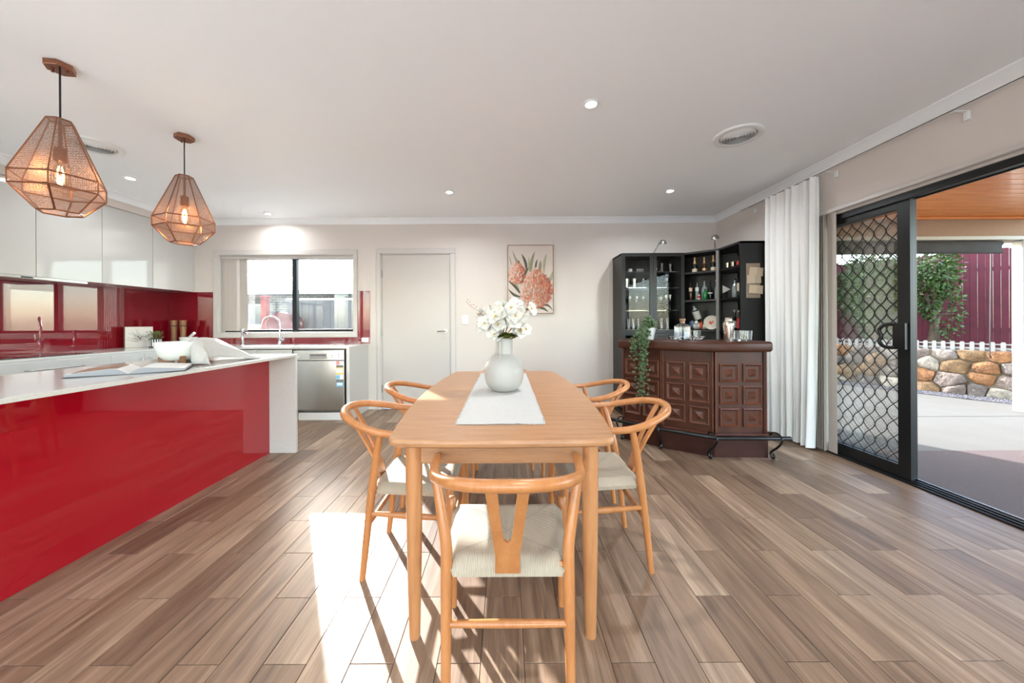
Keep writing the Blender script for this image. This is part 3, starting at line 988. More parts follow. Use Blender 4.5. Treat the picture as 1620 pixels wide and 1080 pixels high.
# dishwasher
dw = thing('dishwasher', 'stainless steel dishwasher with energy rating stickers under the bench', 'dishwasher', (-2.23, 4.6, 0))
DW0, DW1 = -2.548, -1.925
MB().box(DW0 + 0.012, DW1 - 0.012, BYF + 0.03, YB - 0.02, 0.11, ZT - 0.03).build('body', M['sticker_grey'], dw)
dr = MB().box(DW0 + 0.006, DW1 - 0.01, BYF - 0.006, BYF + 0.03, 0.135, 0.725).build('door_panel', M['steel'], dw, bevel=0.004)
cp = MB().box(DW0 + 0.006, DW1 - 0.01, BYF - 0.006, BYF + 0.03, 0.729, ZT - 0.04).build('control_panel', M['steel'], dw, bevel=0.004)
MB().box(-2.345, -2.145, BYF - 0.02, BYF - 0.005, 0.752, 0.775).build('pull_lip', M['satin_nickel'], cp, bevel=0.004)
MB().box(-2.345, -2.145, BYF - 0.008, BYF - 0.005, 0.777, 0.805).build('pull_recess', M['sticker_grey'], cp)
MB().tube([(-2.09, BYF - 0.005, 0.776), (-2.09, BYF - 0.022, 0.776)], 0.02, 20).build('dial', M['chrome'], cp, smooth=40)
MB().tube([(-2.488, BYF - 0.005, 0.772), (-2.488, BYF - 0.012, 0.772)], 0.012, 16).build('button', M['plastic_white'], cp, smooth=40)
for z in (0.765, 0.785, 0.805):
    MB().tube([(-2.0, BYF - 0.005, z), (-2.0, BYF - 0.009, z)], 0.006, 10).build('indicator', M['sticker_grey'], cp)
MB().box(DW0 + 0.03, DW1 - 0.012, BYF + 0.05, BYF + 0.07, 0.0, 0.092).build('kickplate', M['sticker_white'], dw)
for x in (DW0 + 0.07, DW1 - 0.07):
    MB().tube([(x, BYF + 0.09, 0.0), (x, BYF + 0.09, 0.135)], 0.012, 8).build('foot', M['black_iron'], dw)
yy = BYF - 0.0075
for x0, x1, z0, z1, m in ((-2.03, -1.945, 0.672, 0.722, 'sticker_white'), (-2.028, -1.99, 0.676, 0.72, 'sticker_pink'), (-2.03, -1.945, 0.643, 0.67, 'sticker_grey'), (-2.03, -1.945, 0.56, 0.643, 'sticker_yellow'), (-2.024, -1.951, 0.578, 0.632, 'sticker_white'),
                          (-2.03, -1.945, 0.50, 0.556, 'sticker_white'), (-2.028, -1.985, 0.503, 0.55, 'sticker_blue'), (-2.03, -1.945, 0.468, 0.5, 'sticker_grey'), (-2.03, -1.945, 0.415, 0.468, 'sticker_blue'), (-2.02, -1.955, 0.432, 0.46, 'sticker_white')):
    yy -= 0.0002
    MB().box(x0, x1, yy, BYF - 0.006, z0, z1).build('energy_sticker', M[m], dr)
# sink bowls, taps
snk = thing('kitchen_sink', 'stainless sink set in the bench under the window', 'sink', (-3.0, 4.55, ZT))
for x0, x1 in ((-3.32, -3.0), (-2.97, -2.68)):
    b = MB()
    b.box(x0, x1, 4.36, 4.70, ZT + 0.0005, ZT + 0.003)
    b.build('bowl_rim', M['steel'], snk, bevel=0.001)
    MB().box(x0 + 0.015, x1 - 0.015, 4.375, 4.685, ZT + 0.0031, ZT + 0.0036).build('bowl', M['sticker_grey'], snk)
MB().box(-2.66, -2.2, 4.37, 4.70, ZT + 0.0005, ZT + 0.003).build('drainer', M['steel'], snk, bevel=0.001)
tap = thing('mixer_tap', 'chrome gooseneck mixer tap at the kitchen sink', 'tap', (-2.985, 4.74, ZT))
b = MB().lathe([(0.028, 0.0), (0.028, 0.01), (0.022, 0.014), (0.022, 0.09), (0.016, 0.1)], 18)
b.build('tap_body', M['chrome'], tap, world=False, smooth=40)
MB().tube(smooth_path([(0, 0, 0.08), (0, 0, 0.27), (-0.02, -0.03, 0.345), (-0.075, -0.07, 0.375), (-0.135, -0.11, 0.34), (-0.155, -0.12, 0.27), (-0.158, -0.122, 0.235)], 6), 0.0125, 10).build('spout', M['chrome'], tap, world=False, smooth=40)
MB().tube([(0.015, 0, 0.062), (0.055, 0, 0.062), (0.06, -0.005, 0.07), (0.066, -0.01, 0.155)], [0.014, 0.014, 0.006, 0.005], 8).build('lever', M['chrome'], tap, world=False, smooth=40)
tap2 = thing('filter_tap', 'short chrome pillar tap left of the gooseneck mixer', 'tap', (-3.46, 4.72, ZT))
MB().lathe([(0.026, 0.0), (0.026, 0.008), (0.018, 0.02), (0.015, 0.1), (0.017, 0.16), (0.02, 0.165), (0.02, 0.205), (0.012, 0.212), (0, 0.212)], 16).build('tap_body', M['chrome'], tap2, world=False, smooth=40)
MB().tube(smooth_path([(0, 0, 0.15), (0.05, -0.03, 0.165), (0.095, -0.06, 0.15), (0.1, -0.065, 0.13)], 4), 0.011, 8).build('spout', M['chrome'], tap2, world=False, smooth=40)
po = thing('power_outlet', 'white double power outlet on the red splashback strip', 'outlet', (-1.905, YB - 0.01, 0.945))
MB().box(-1.955, -1.86, YB - 0.016, YB - 0.008, 0.915, 0.975).build('plate', M['plastic_white'], po, bevel=0.002)
MB().box(-1.925, -1.915, YB - 0.019, YB - 0.016, 0.945, 0.96).build('switch', M['plastic_white'], po)
sw = thing('switch_plate', 'white light switch plate on the wall right of the door', 'switch', (-0.55, YB - 0.004, 1.21))
MB().box(-0.595, -0.505, YB - 0.009, YB - 0.001, 1.15, 1.27).build('plate', M['plastic_white'], sw, bevel=0.002)
MB().box(-0.56, -0.545, YB - 0.013, YB - 0.009, 1.2, 1.225).build('switch', M['plastic_white'], sw)

# ---- wall cabinets
UXF = -4.222
for y0, y1, lb in ((4.302, 4.85, 'white gloss wall cabinet in the far corner by the window'), (3.762, 4.30, 'white gloss wall cabinet second from the window corner'),
                   (3.232, 3.76, 'white gloss wall cabinet third from the window corner'), (2.70, 3.23, 'white gloss wall cabinet directly above the cooktop hood'), (2.17, 2.698, 'white gloss wall cabinet at the left edge of the picture'), (1.60, 2.168, 'white gloss wall cabinet farthest from the window')):
    t = thing('wall_cabinet', lb, 'cabinet', (-4.4, (y0 + y1) / 2, 1.604), 0, 'white gloss wall cabinets')
    MB().box(XL + 0.001, UXF - 0.02, y0, y1, 1.605, 2.43).build('body', M['gloss_white'], t)
    MB().box(UXF - 0.02, UXF, y0 + 0.0015, y1 - 0.0015, 1.605, 2.43).build('door', M['gloss_white'], t, bevel=0.001)
o = MB().box(XL + 0.001, UXF + 0.02, 1.2, YB - 0.001, 2.432, ZC - 0.001).build('bulkhead', M['wall_paint'])
tag(struct(o), 'plain white bulkhead above the wall cabinets', None)
o = MB().box(XL + 0.001, UXF, 4.852, YB - 0.001, 1.605, 2.431).build('filler_panel', M['gloss_white'])
tag(o, 'narrow white filler panel between wall cabinet and back wall', 'panel')
hd = thing('range_hood', 'slim stainless slide-out range hood under the wall cabinets', 'range hood', (-4.35, 3.2, 1.58))
MB().box(XL + 0.06, UXF - 0.04, 2.78, 3.62, 1.577, 1.604).build('body', M['steel'], hd)
MB().box(UXF - 0.04, UXF + 0.012, 2.78, 3.62, 1.578, 1.602).build('slide_front', M['steel'], hd, bevel=0.003)
MB().box(UXF + 0.0125, UXF + 0.0135, 3.12, 3.2, 1.584, 1.596).build('control_strip', M['cap_black'], hd)
ct = thing('cooktop', 'black glass cooktop set in the left bench', 'cooktop', (-4.27, 3.12, ZT))
MB().box(-4.5, -4.02, 2.74, 3.50, ZT + 0.0005, ZT + 0.006).build('glass_top', M['black_glass'], ct, bevel=0.002)
for x, y, r in ((-4.38, 2.93, 0.09), (-4.38, 3.31, 0.075), (-4.15, 2.93, 0.075), (-4.15, 3.31, 0.09)):
    MB().lathe([(r - 0.003, 0.0062), (r, 0.0062), (r, 0.0066), (r - 0.003, 0.0066)], 32, (x, y, ZT), cap=False).build('zone_ring', M['sticker_grey'], ct)

# ---- things on the left bench
cv = thing('canvas_print', 'small square botanical line drawing on canvas leaning on the splashback', 'canvas print', (-4.44, 3.98, ZT))
rt = Matrix.Translation((-4.43, 4.34, ZT)) @ Matrix.Rotation(math.radians(62), 4, 'Z') @ Matrix.Rotation(math.radians(0), 4, 'X')
MB().box(-0.125, 0.125, 0.0, 0.035, 0.0, 0.25, rt).build('stretcher', M['oak_frame'], cv)
MB().box(-0.123, 0.123, -0.002, 0.0, 0.002, 0.248, rt).build('canvas_face', M['canvas'], cv)
b = MB()
random.seed(3)
for i in range(26):
    a = random.uniform(0.3, PI - 0.3)
    ln = random.uniform(0.05, 0.14)
    x0, z0 = random.uniform(-0.03, 0.03), random.uniform(0.06, 0.13)
    p0 = Vector((x0, -0.0028, z0))
    p1 = p0 + Vector((math.cos(a) * ln * 0.5, 0, math.sin(a) * ln * 0.35))
    p2 = p0 + Vector((math.cos(a) * ln * 0.9, 0, math.sin(a) * ln * 0.9 * random.uniform(0.5, 1)))
    b.tube(smooth_path([p0, p1, p2], 3), [0.0012] * 6 + [0.0005], 3, mx=rt)
b.build('ink_drawing', M['ink'], cv)
pp = thing('potted_succulent', 'small leafy plant in a dark striped ribbed pot', 'potted plant', (-4.26, 4.36, ZT))
MB().lathe([(0.05, 0.0), (0.056, 0.005), (0.06, 0.105), (0.054, 0.105), (0.05, 0.09), (0, 0.088)], 24, cap=True).build('pot', M['pot_dark'], pp, world=False, smooth=40)
for i in range(16):
    a = 2 * PI * i / 16
    mx = Matrix.Rotation(a, 4, 'Z')
    MB().box(0.0555, 0.0605, -0.004, 0.004, 0.012, 0.095, mx).build('stripe', M['plastic_white'], pp, world=False)
b = MB()
random.seed(4)
def leaf(mb, base, d, ln, wd, up=Vector((0, 0, 1)), curl=0.15):
    d = Vector(d).normalized()
    s = d.cross(up)
    s = s.normalized() if s.length > 1e-3 else Vector((1, 0, 0))
    n = s.cross(d)
    p = Vector(base)
    pts = [p, p + d * ln * 0.35 + s * wd - n * curl * ln * 0.2, p + d * ln * 0.72 + s * wd * 0.8 , p + d * ln - n * curl * ln, p + d * ln * 0.72 - s * wd * 0.8, p + d * ln * 0.35 - s * wd - n * curl * ln * 0.2, p + d * ln * 0.5 + n * curl * ln * 0.4]
    mb.add(pts, [(0, 1, 6), (1, 2, 6), (2, 3, 6), (3, 4, 6), (4, 5, 6), (5, 0, 6)])
for i in range(190):
    a = random.uniform(0, 2 * PI)
    r = random.uniform(0, 0.065)
    h = random.uniform(0.1, 0.185)
    leaf(b, (r * math.cos(a), r * math.sin(a), h), (math.cos(a), math.sin(a), random.uniform(-0.2, 1.0)), random.uniform(0.02, 0.04), 0.008)
b.build('foliage', M['leaf_pale'], pp, world=False)['kind'] = 'stuff'
def mill(x, y, label):
    t = thing('pepper_mill', label, 'mill', (x, y, ZT + 0.024), 0, 'wooden salt and pepper mills')
    MB().lathe([(0.036, 0.0), (0.037, 0.01), (0.031, 0.07), (0.029, 0.13), (0.033, 0.2), (0.035, 0.225)], 20).build('mill_body', M['mill_wood'], t, world=False, smooth=40)
    MB().lathe([(0.033, 0.225), (0.033, 0.236)], 20).build('collar', M['cap_black'], t, world=False, smooth=40)
    MB().lathe([(0.033, 0.236), (0.035, 0.25), (0.038, 0.30), (0.034, 0.305), (0, 0.305)], 20).build('mill_head', M['mill_wood'], t, world=False, smooth=40)
mill(-4.36, 4.72, 'tall wooden mill on the left of the pair in the corner')
mill(-4.24, 4.72, 'tall wooden mill on the right of the pair, beside the mortar')
bd = MB()
pts = [(0.27 * math.cos(a), 0.15 * math.sin(a)) for a in [2 * PI * i / 32 for i in range(32)]]
bd.prism([(-4.17 + p[0], 4.68 + p[1]) for p in pts], ZT + 0.001, ZT + 0.023)
o = bd.build('serving_board', M['board_wood'], bevel=0.005, smooth=40)
tag(o, 'oval wooden serving board in the bench corner', 'board')
sp_ = thing('wooden_spoon', 'dark wooden spoon lying across the serving board', 'spoon', (-4.2, 4.56, ZT + 0.03))
MB().tube([(-4.40, 4.57, ZT + 0.032), (-4.2, 4.56, ZT + 0.038), (-4.02, 4.545, ZT + 0.05)], [0.008, 0.007, 0.006], 8).build('handle', M['board_wood_dark'], sp_, smooth=40)
MB().lathe([(0.0, -0.008), (0.02, -0.005), (0.03, 0.004), (0.02, 0.006), (0, 0.002)], 14, (-4.42, 4.572, ZT + 0.033), cap=False).build('bowl', M['board_wood_dark'], sp_, smooth=60)
mo = thing('mortar', 'white marble mortar on the serving board', 'mortar', (-4.08, 4.62, ZT + 0.024))
MB().lathe([(0.045, 0.0), (0.06, 0.005), (0.085, 0.04), (0.095, 0.085), (0.085, 0.086), (0.07, 0.045), (0.0, 0.02)], 24, cap=False).build('bowl', M['ceramic_white'], mo, world=False, smooth=50)
pe = MB().tube([(-4.11, 4.61, ZT + 0.065), (-4.06, 4.60, ZT + 0.105), (-3.97, 4.58, ZT + 0.165), (-3.965, 4.579, ZT + 0.168)], [0.02, 0.013, 0.017, 0.01], 12).build('pestle', M['ceramic_white'], smooth=50)
tag(pe, 'white marble pestle resting in the mortar', 'pestle')

# ---- things on the island
ZI = ZT + 0.0005
mg = thing('open_book', 'open cookery book lying on the island bench', 'book', (-2.3, 2.15, ZI))
bx = Matrix.Translation((-2.18, 2.115, ZI)) @ Matrix.Rotation(math.radians(35), 4, 'Z')
def page_block(sgn, thick, ln=0.235, wd=0.31):
    mb = MB()
    n = 12
    top, bot = [], []
    for i in range(n + 1):
        u = i / n
        x = sgn * u * ln
        hgt = thick * (math.sin(min(1, u * 3.2) * PI / 2)) * (1 - 0.62 * u) + 0.004
        top.append((x, hgt))
        bot.append((x, 0.003 * u + 0.0015))
    prof = bot + top[::-1]
    if sgn > 0:
        pass
    k = len(prof)
    vs = [(x, -wd / 2, z) for x, z in prof] + [(x, wd / 2, z) for x, z in prof]
    for i in range(n):
        mb.add([vs[i], vs[i + 1], vs[k + i + 1], vs[k + i]], [(0, 1, 2, 3)])
        t0 = k - 1 - i
        mb.add([vs[t0], vs[t0 - 1], vs[k + t0 - 1], vs[k + t0]], [(0, 1, 2, 3)])
        mb.cur = 1
        for o_ in (0, k):
            mb.add([vs[o_ + i], vs[o_ + i + 1], vs[o_ + t0 - 1], vs[o_ + t0]], [(0, 1, 2, 3)])
        mb.cur = 0
    mb.cur = 1
    mb.add([vs[n], vs[n + 1], vs[k + n + 1], vs[k + n]], [(0, 1, 2, 3)])
    return mb
for s, th in ((-1, 0.038), (1, 0.036)):
    pb = page_block(s, th)
    for i, p in enumerate(pb.v):
        pb.v[i] = bx @ p
    blk = pb.build('page_block', [M['paper'], M['paper_grey']], mg, smooth=30)
    if s < 0:
        q = MB().grid(lambda u, v: bx @ Vector((-lerp(0.05, 0.222, u), lerp(-0.13, 0.13, v), 0.0052 + 0.038 * (math.sin(min(1, lerp(0.05, 0.222, u) / 0.235 * 3.2) * PI / 2)) * (1 - 0.62 * lerp(0.05, 0.222, u) / 0.235))), 10, 4)
        q.build('photo_page', M['photo_print'], blk)
MB().box(-0.242, 0.242, -0.158, 0.158, 0, 0.0014, bx).build('cover', M['cap_black'], mg)
mx = bx @ Matrix.Translation((0.19, 0.03, 0.018)) @ Matrix.Rotation(math.radians(-3), 4, 'Y')
bw = thing('salad_bowl', 'white bowl on a wooden foot standing on the island', 'bowl', (-2.27, 2.50, ZI))
MB().lathe([(0.055, 0.03), (0.085, 0.032), (0.112, 0.062), (0.13, 0.115), (0.135, 0.155), (0.13, 0.155), (0.122, 0.11), (0.1, 0.065), (0, 0.05)], 32).build('bowl_body', M['ceramic_white'], bw, world=False, smooth=50)
for i in range(3):
    a = math.radians(200 + 120 * i)
    mx = Matrix.Rotation(a, 4, 'Z')
    MB().box(0.035, 0.112, -0.016, 0.016, 0.0, 0.034, mx).build('foot', M['board_wood'], bw, world=False)
    MB().box(0.096, 0.113, -0.016, 0.016, 0.034, 0.062, mx).build('foot', M['board_wood'], bw, world=False)
# cloth draped over the bowl and trailing along the bench
def cloth_fn(u, v):
    # u along the length away from the bowl, v across
    path = [(-2.13, 2.43, 0.01), (-2.15, 2.455, 0.12), (-2.20, 2.50, 0.166), (-2.20, 2.60, 0.168), (-2.19, 2.70, 0.155), (-2.15, 2.79, 0.10), (-2.08, 2.86, 0.035), (-2.02, 2.92, 0.006)]
    t = u * (len(path) - 1)
    i = min(int(t), len(path) - 2)
    f = t - i
    p = Vector(path[i]).lerp(Vector(path[i + 1]), f)
    s = (v - 0.5)
    wdt = lerp(0.34, 0.22, u)
    x = p.x + s * wdt * 0.8 + 0.03
    y = p.y + 0.025 * math.sin(v * 9 + u * 5) - s * 0.10
    drop = max(0.0, abs(s) * 2 - 0.2)
    z = p.z * (1 - 0.98 * min(1, drop * 1.1) ** 1.6)
    z += 0.014 * math.sin(v * 11 + u * 7) * min(1, p.z * 12) * (1 - drop * 0.6)
    return (x, y, ZI + max(0.002 + 0.004 * (math.sin(u * 17) + 1) * 0.5, z))
cl = MB().grid(cloth_fn, 34, 26).build('tea_towel', M['linen'], smooth=70)
sm = cl.modifiers.new('solid', 'SOLIDIFY')
sm.thickness = 0.002
sm.offset = 1
tag(cl, 'crumpled white tea towel draped over the bowl on the island', 'cloth')

# ================================================================== DINING
TX, TY0, TY1 = -0.017, 1.285, 3.105
tb = thing('dining_table', 'blond timber dining table with rounded boat-shaped top', 'table', (TX, (TY0 + TY1) / 2, 0))
def top_outline(inset=0.0):
    pts = []
    n = 20
    L = (TY1 - TY0) / 2 - inset
    rc = 0.055
    half = lambda y: 0.412 + 0.068 * (1 - (abs(y) / 0.91) ** 2) - inset
    right = []
    for i in range(n + 1):
        y = lerp(-(L - rc), L - rc, i / n)
        right.append((half(y), y))
    def corner(cx, cy, a0):
        return [(cx + rc * math.cos(a0 + PI / 2 * k / 6), cy + rc * math.sin(a0 + PI / 2 * k / 6)) for k in range(1, 6)]
    he = half(L - rc)
    bow = 0.012
    pts += right
    pts += corner(he - rc, L - rc, 0)
    pts += [(lerp(he - rc, -(he - rc), i / 8), L + bow * (1 - (2 * i / 8 - 1) ** 2)) for i in range(9)]
    pts += corner(-(he - rc), L - rc, PI / 2)
    pts += [(-x, -y) for x, y in right]
    pts += corner(-(he - rc), -(L - rc), PI)
    pts += [(lerp(-(he - rc), he - rc, i / 8), -L - bow * (1 - (2 * i / 8 - 1) ** 2)) for i in range(9)]
    pts += corner(he - rc, -(L - rc), 3 * PI / 2)
    return pts
po_ = top_outline()
b = MB()
lv = [(0.012, 0.720), (0.003, 0.726), (0.0, 0.735), (0.001, 0.744), (0.005, 0.750)]
loops = []
for ins, z in lv:
    loops.append([(p[0] * (1 - ins / 0.45), p[1] * (1 - ins / 0.9), z) for p in po_])
n = len(po_)
vs = [p for l in loops for p in l]
fs = [(k * n + i, k * n + (i + 1) % n, (k + 1) * n + (i + 1) % n, (k + 1) * n + i) for k in range(len(lv) - 1) for i in range(n)]
fs += [tuple(range(n - 1, -1, -1)), tuple((len(lv) - 1) * n + i for i in range(n))]
b.add(vs, fs)
b.build('table_top', M['table_wood'], tb, world=False, smooth=35)
lx, ly = 0.328, (TY1 - TY0) / 2 - 0.055
for sx in (-1, 1):
    for sy in (-1, 1):
        MB().tube([(sx * lx, sy * ly, 0.0), (sx * lx, sy * ly, 0.02), (sx * lx, sy * ly, 0.35), (sx * lx, sy * ly, 0.60), (sx * lx, sy * ly, 0.72)], [0.0195, 0.0205, 0.028, 0.0305, 0.031], 20).build('leg', M['table_leg_wood'], tb, world=False, smooth=40)
for sy in (-1, 1):
    MB().box(-lx + 0.01, lx - 0.01, sy * ly - 0.011, sy * ly + 0.011, 0.648, 0.72).build('apron', M['table_wood'], tb, world=False, bevel=0.003)
for sx in (-1, 1):
    MB().box(sx * lx - 0.011, sx * lx + 0.011, -ly + 0.01, ly - 0.01, 0.648, 0.72).build('apron', M['table_leg_wood'], tb, world=False, bevel=0.003)

# ---- wishbone chairs; local +y faces the table, origin between the rear feet
def make_chair():
    t = thing('dining_chair', '', 'chair', (0, 0, 0), 0, 'wishbone dining chairs around the table')
    cw = M['chair_wood']
    half = [(0.252, 0.25, 0.685), (0.246, 0.16, 0.680), (0.233, 0.075, 0.688), (0.208, 0.0, 0.706), (0.152, -0.085, 0.730), (0.078, -0.128, 0.742), (0.0, -0.14, 0.746)]
    full = half + [(-x, y, z) for x, y, z in half[-2::-1]]
    path = smooth_path(full, 5)
    k = len(path)
    rad = [lerp(0.0135, 0.0178, math.sin(PI * i / (k - 1)) ** 0.5) for i in range(k)]
    rad[0] = rad[-1] = 0.009
    MB().tube(path, rad, 10, flat=1.0).build('top_rail', cw, t, world=False, smooth=60)
    for s in (-1, 1):
        MB().tube(smooth_path([(s * 0.1875, 0.0, 0.0), (s * 0.1885, 0.022, 0.2), (s * 0.190, 0.046, 0.40), (s * 0.193, 0.058, 0.48), (s * 0.212, 0.078, 0.58), (s * 0.231, 0.098, 0.665), (s * 0.235, 0.1, 0.68)], 4),
                  [lerp(0.0135, 0.0185, min(1, i / 7)) if i < 14 else lerp(0.0185, 0.0125, (i - 14) / 10) for i in range(25)], 10).build('leg', cw, t, world=False, smooth=60)
        MB().tube([(s * 0.222, 0.415, 0.0), (s * 0.224, 0.412, 0.22), (s * 0.226, 0.408, 0.40), (s * 0.226, 0.407, 0.452), (s * 0.226, 0.407, 0.458)], [0.0125, 0.0165, 0.018, 0.016, 0.009], 10).build('leg', cw, t, world=False, smooth=60)
        MB().tube([(s * 0.19, 0.035, 0.305), (s * 0.208, 0.22, 0.302), (s * 0.224, 0.41, 0.298)], [0.009, 0.0135, 0.009], 8, flat=1.15).build('side_stretcher', cw, t, world=False, smooth=60)
    MB().tube([(-0.189, 0.028, 0.25), (0, 0.028, 0.25), (0.189, 0.028, 0.25)], [0.0105, 0.0125, 0.0105], 10).build('back_stretcher', cw, t, world=False, smooth=60)
    MB().tube([(-0.224, 0.412, 0.24), (0, 0.412, 0.24), (0.224, 0.412, 0.24)], [0.0095, 0.0115, 0.0095], 10).build('front_stretcher', cw, t, world=False, smooth=60)
    # seat rails under the cord
    MB().tube([(-0.19, 0.058, 0.412), (0.19, 0.058, 0.412)], 0.011, 8).build('seat_rail', cw, t, world=False, smooth=60)
    # Y splat: lower blade then two prongs, bent back towards the top rail
    pol_r = [(0.0385, 0.405), (0.037, 0.47), (0.045, 0.56), (0.054, 0.66), (0.060, 0.745)]
    pol_in = [(0.029, 0.745), (0.022, 0.66), (0.015, 0.575), (0.010, 0.535), (0.0, 0.524)]
    def spl_y(z):
        f = (z - 0.405) / 0.34
        return lerp(0.030, -0.136, f ** 1.3)
    b2 = MB()
    rows = [0.405, 0.47, 0.524, 0.535, 0.575, 0.66, 0.747]
    def outer(z):
        for (a, za), (c, zc) in zip(pol_r, pol_r[1:]):
            if z <= zc:
                return lerp(a, c, (z - za) / (zc - za))
        return pol_r[-1][0]
    inner = {0.405: 0.0, 0.47: 0.0, 0.524: 0.0, 0.535: 0.011, 0.575: 0.016, 0.66: 0.022, 0.747: 0.028}
    for s in (-1, 1):
        vs, fs = [], []
        for z in rows:
            y = spl_y(z)
            for dy in (-0.0055, 0.0055):
                vs.append((s * inner[z], y + dy, z))
                vs.append((s * outer(z), y + dy, z))
        for r in range(len(rows) - 1):
            o = r * 4
            fs += [(o, o + 1, o + 5, o + 4), (o + 3, o + 2, o + 6, o + 7), (o + 1, o + 3, o + 7, o + 5), (o + 2, o, o + 4, o + 6)]
        fs += [(0, 2, 3, 1), (len(vs) - 4, len(vs) - 3, len(vs) - 1, len(vs) - 2)]
        b2.add(vs, fs)
    b2.build('splat', cw, t, world=False, merge=True)
    # woven seat
    NU, NV = 18, 18
    def seat_pt(u, v, zoff):
        # u,v in -1..1
        y = lerp(0.044, 0.402, (v + 1) / 2)
        hw = lerp(0.172, 0.212, (v + 1) / 2)
        # sides wrap round the rails
        wrapx = lerp(0.0, 0.012, abs(u) ** 8) * (1 if abs(v) < 0.92 else 0.3)
        x = u * hw + math.copysign(wrapx, u)
        e = max(abs(u), abs(v))
        sag = -0.016 * (1 - u * u) * (1 - v * v)
        roll = -0.03 * max(0, (e - 0.9) / 0.1) ** 2
        crown = 0.003 * (abs(abs(u) - abs(v)) < 0.06)
        return (x, y + (0.010 if v > 0.98 else 0) - (0.010 if v < -0.98 else 0), 0.438 + sag + roll + zoff)
    st = MB()
    vs = [seat_pt(2 * i / NU - 1, 2 * j / NV - 1, 0) for j in range(NV + 1) for i in range(NU + 1)]
    n0 = len(vs)
    vs += [(lerp(p[0], 0, 0.04), p[1], 0.388) for p in vs]
    q = lambda i, j: j * (NU + 1) + i
    fs = []
    for j in range(NV):
        for i in range(NU):
            fs.append((q(i, j), q(i + 1, j), q(i + 1, j + 1), q(i, j + 1)))
            fs.append((n0 + q(i, j), n0 + q(i, j + 1), n0 + q(i + 1, j + 1), n0 + q(i + 1, j)))
    for i in range(NU):
        fs.append((q(i + 1, 0), q(i, 0), n0 + q(i, 0), n0 + q(i + 1, 0)))
        fs.append((q(i, NV), q(i + 1, NV), n0 + q(i + 1, NV), n0 + q(i, NV)))
        fs.append((q(0, i), q(0, i + 1), n0 + q(0, i + 1), n0 + q(0, i)))
        fs.append((q(NU, i + 1), q(NU, i), n0 + q(NU, i), n0 + q(NU, i + 1)))
    st.add(vs, fs)
    st.build('seat', M['paper_cord'], t, world=False, smooth=60)
    return t
c0 = make_chair()
spots = [(0.002, 1.07, 0, 'blond wishbone chair nearest the camera, seen from behind'),
         (-0.66, 1.825, -90, 'blond wishbone chair on the island side, nearer the camera'),
         (-0.665, 2.47, -90, 'blond wishbone chair on the island side, farther away'),
         (0.675, 1.865, 90, 'blond wishbone chair on the bar side, nearer the camera'),
         (0.695, 2.51, 90, 'blond wishbone chair on the bar side, farther away'),
         (-0.015, 3.27, 180, 'blond wishbone chair at the far end, mostly hidden by the table')]
for i, (x, y, a, lb) in enumerate(spots):
    o = c0 if i == 0 else copy_tree(c0)
    o.location = (x, y, 0)
    o.rotation_euler = (0, 0, math.radians(a))
    o['label'] = lb

# ---- unseen pale rug behind the camera, added to bounce light onto the ceiling
rg = MB().box(-4.2, 0.9, -3.1, -0.7, 0.0, 0.014).build('bounce_rug', M['rug'], bevel=0.004)
tag(rg, 'large ivory wool rug added behind the camera to bounce light', 'rug')

# ---- runner, vase, flowers
rn = thing('table_runner', 'white linen runner with frayed ends along the table', 'runner', (-0.025, 2.2, 0.7505))
def run_fn(u, v):
    x = lerp(-0.208, 0.160, u)
    y = lerp(1.478, 2.96, v)
    z = 0.7515 + 0.0012 * (1 + math.sin(y * 31 + 2 * math.sin(x * 12))) * (0.5 + 0.5 * math.sin(y * 5.0)) ** 2 + 0.0022 * math.exp(-((x - 0.06 + 0.02 * math.sin(y * 6)) / 0.012) ** 2)
    if u in (0.0, 1.0):
        x += 0.003 * math.sin(y * 60)
    return (x, y, z)
MB().grid(run_fn, 40, 80).build('cloth', M['linen'], rn, smooth=70)
b = MB()
random.seed(12)
for yb, s in ((1.479, -1), (2.959, 1)):
    for i in range(120):
        x = lerp(-0.207, 0.159, i / 119) + random.uniform(-0.001, 0.001)
        b.tube([(x, yb, 0.7525), (x + random.uniform(-0.004, 0.004), yb + s * random.uniform(0.006, 0.016), 0.7515)], 0.0007, 3)
for xs, s in ((-0.208, -1), (0.16, 1)):
    for i in range(300):
        y = lerp(1.48, 2.955, i / 299)
        b.tube([(xs - s * 0.004, y, 0.7528), (xs + s * random.uniform(0.002, 0.006), y + random.uniform(-0.002, 0.002), 0.7513)], 0.0006, 3)
fr = b.build('fringe', M['linen'], rn)
fr['kind'] = 'stuff'
va = thing('vase', 'matt white bottle vase standing on the table runner', 'vase', (-0.012, 2.21, 0.7535))
prof = smooth_path([(0.062, 0, 0.0), (0.085, 0, 0.012), (0.112, 0, 0.05), (0.121, 0, 0.1), (0.118, 0, 0.145), (0.1, 0, 0.185), (0.066, 0, 0.218)], 4)
pr = [(0.0, 0.0)] + [(p.x, p.z) for p in prof] + [(0.055, 0.226), (0.0535, 0.234), (0.0535, 0.318), (0.0515, 0.321), (0.0485, 0.318), (0.0485, 0.24), (0.0, 0.2)]
MB().lathe(pr, 40, cap=False).build('vase_body', M['vase_glaze'], va, world=False, smooth=40)
hp = [(-0.019, -0.051, 0.306), (-0.021, -0.066, 0.305), (-0.023, -0.0705, 0.296), (-0.023, -0.074, 0.25), (-0.0225, -0.083, 0.222), (-0.022, -0.092, 0.19)]
MB().tube(smooth_path(hp, 4), 0.0035, 6).build('strap_handle', M['vase_glaze'], va, world=False, smooth=60)

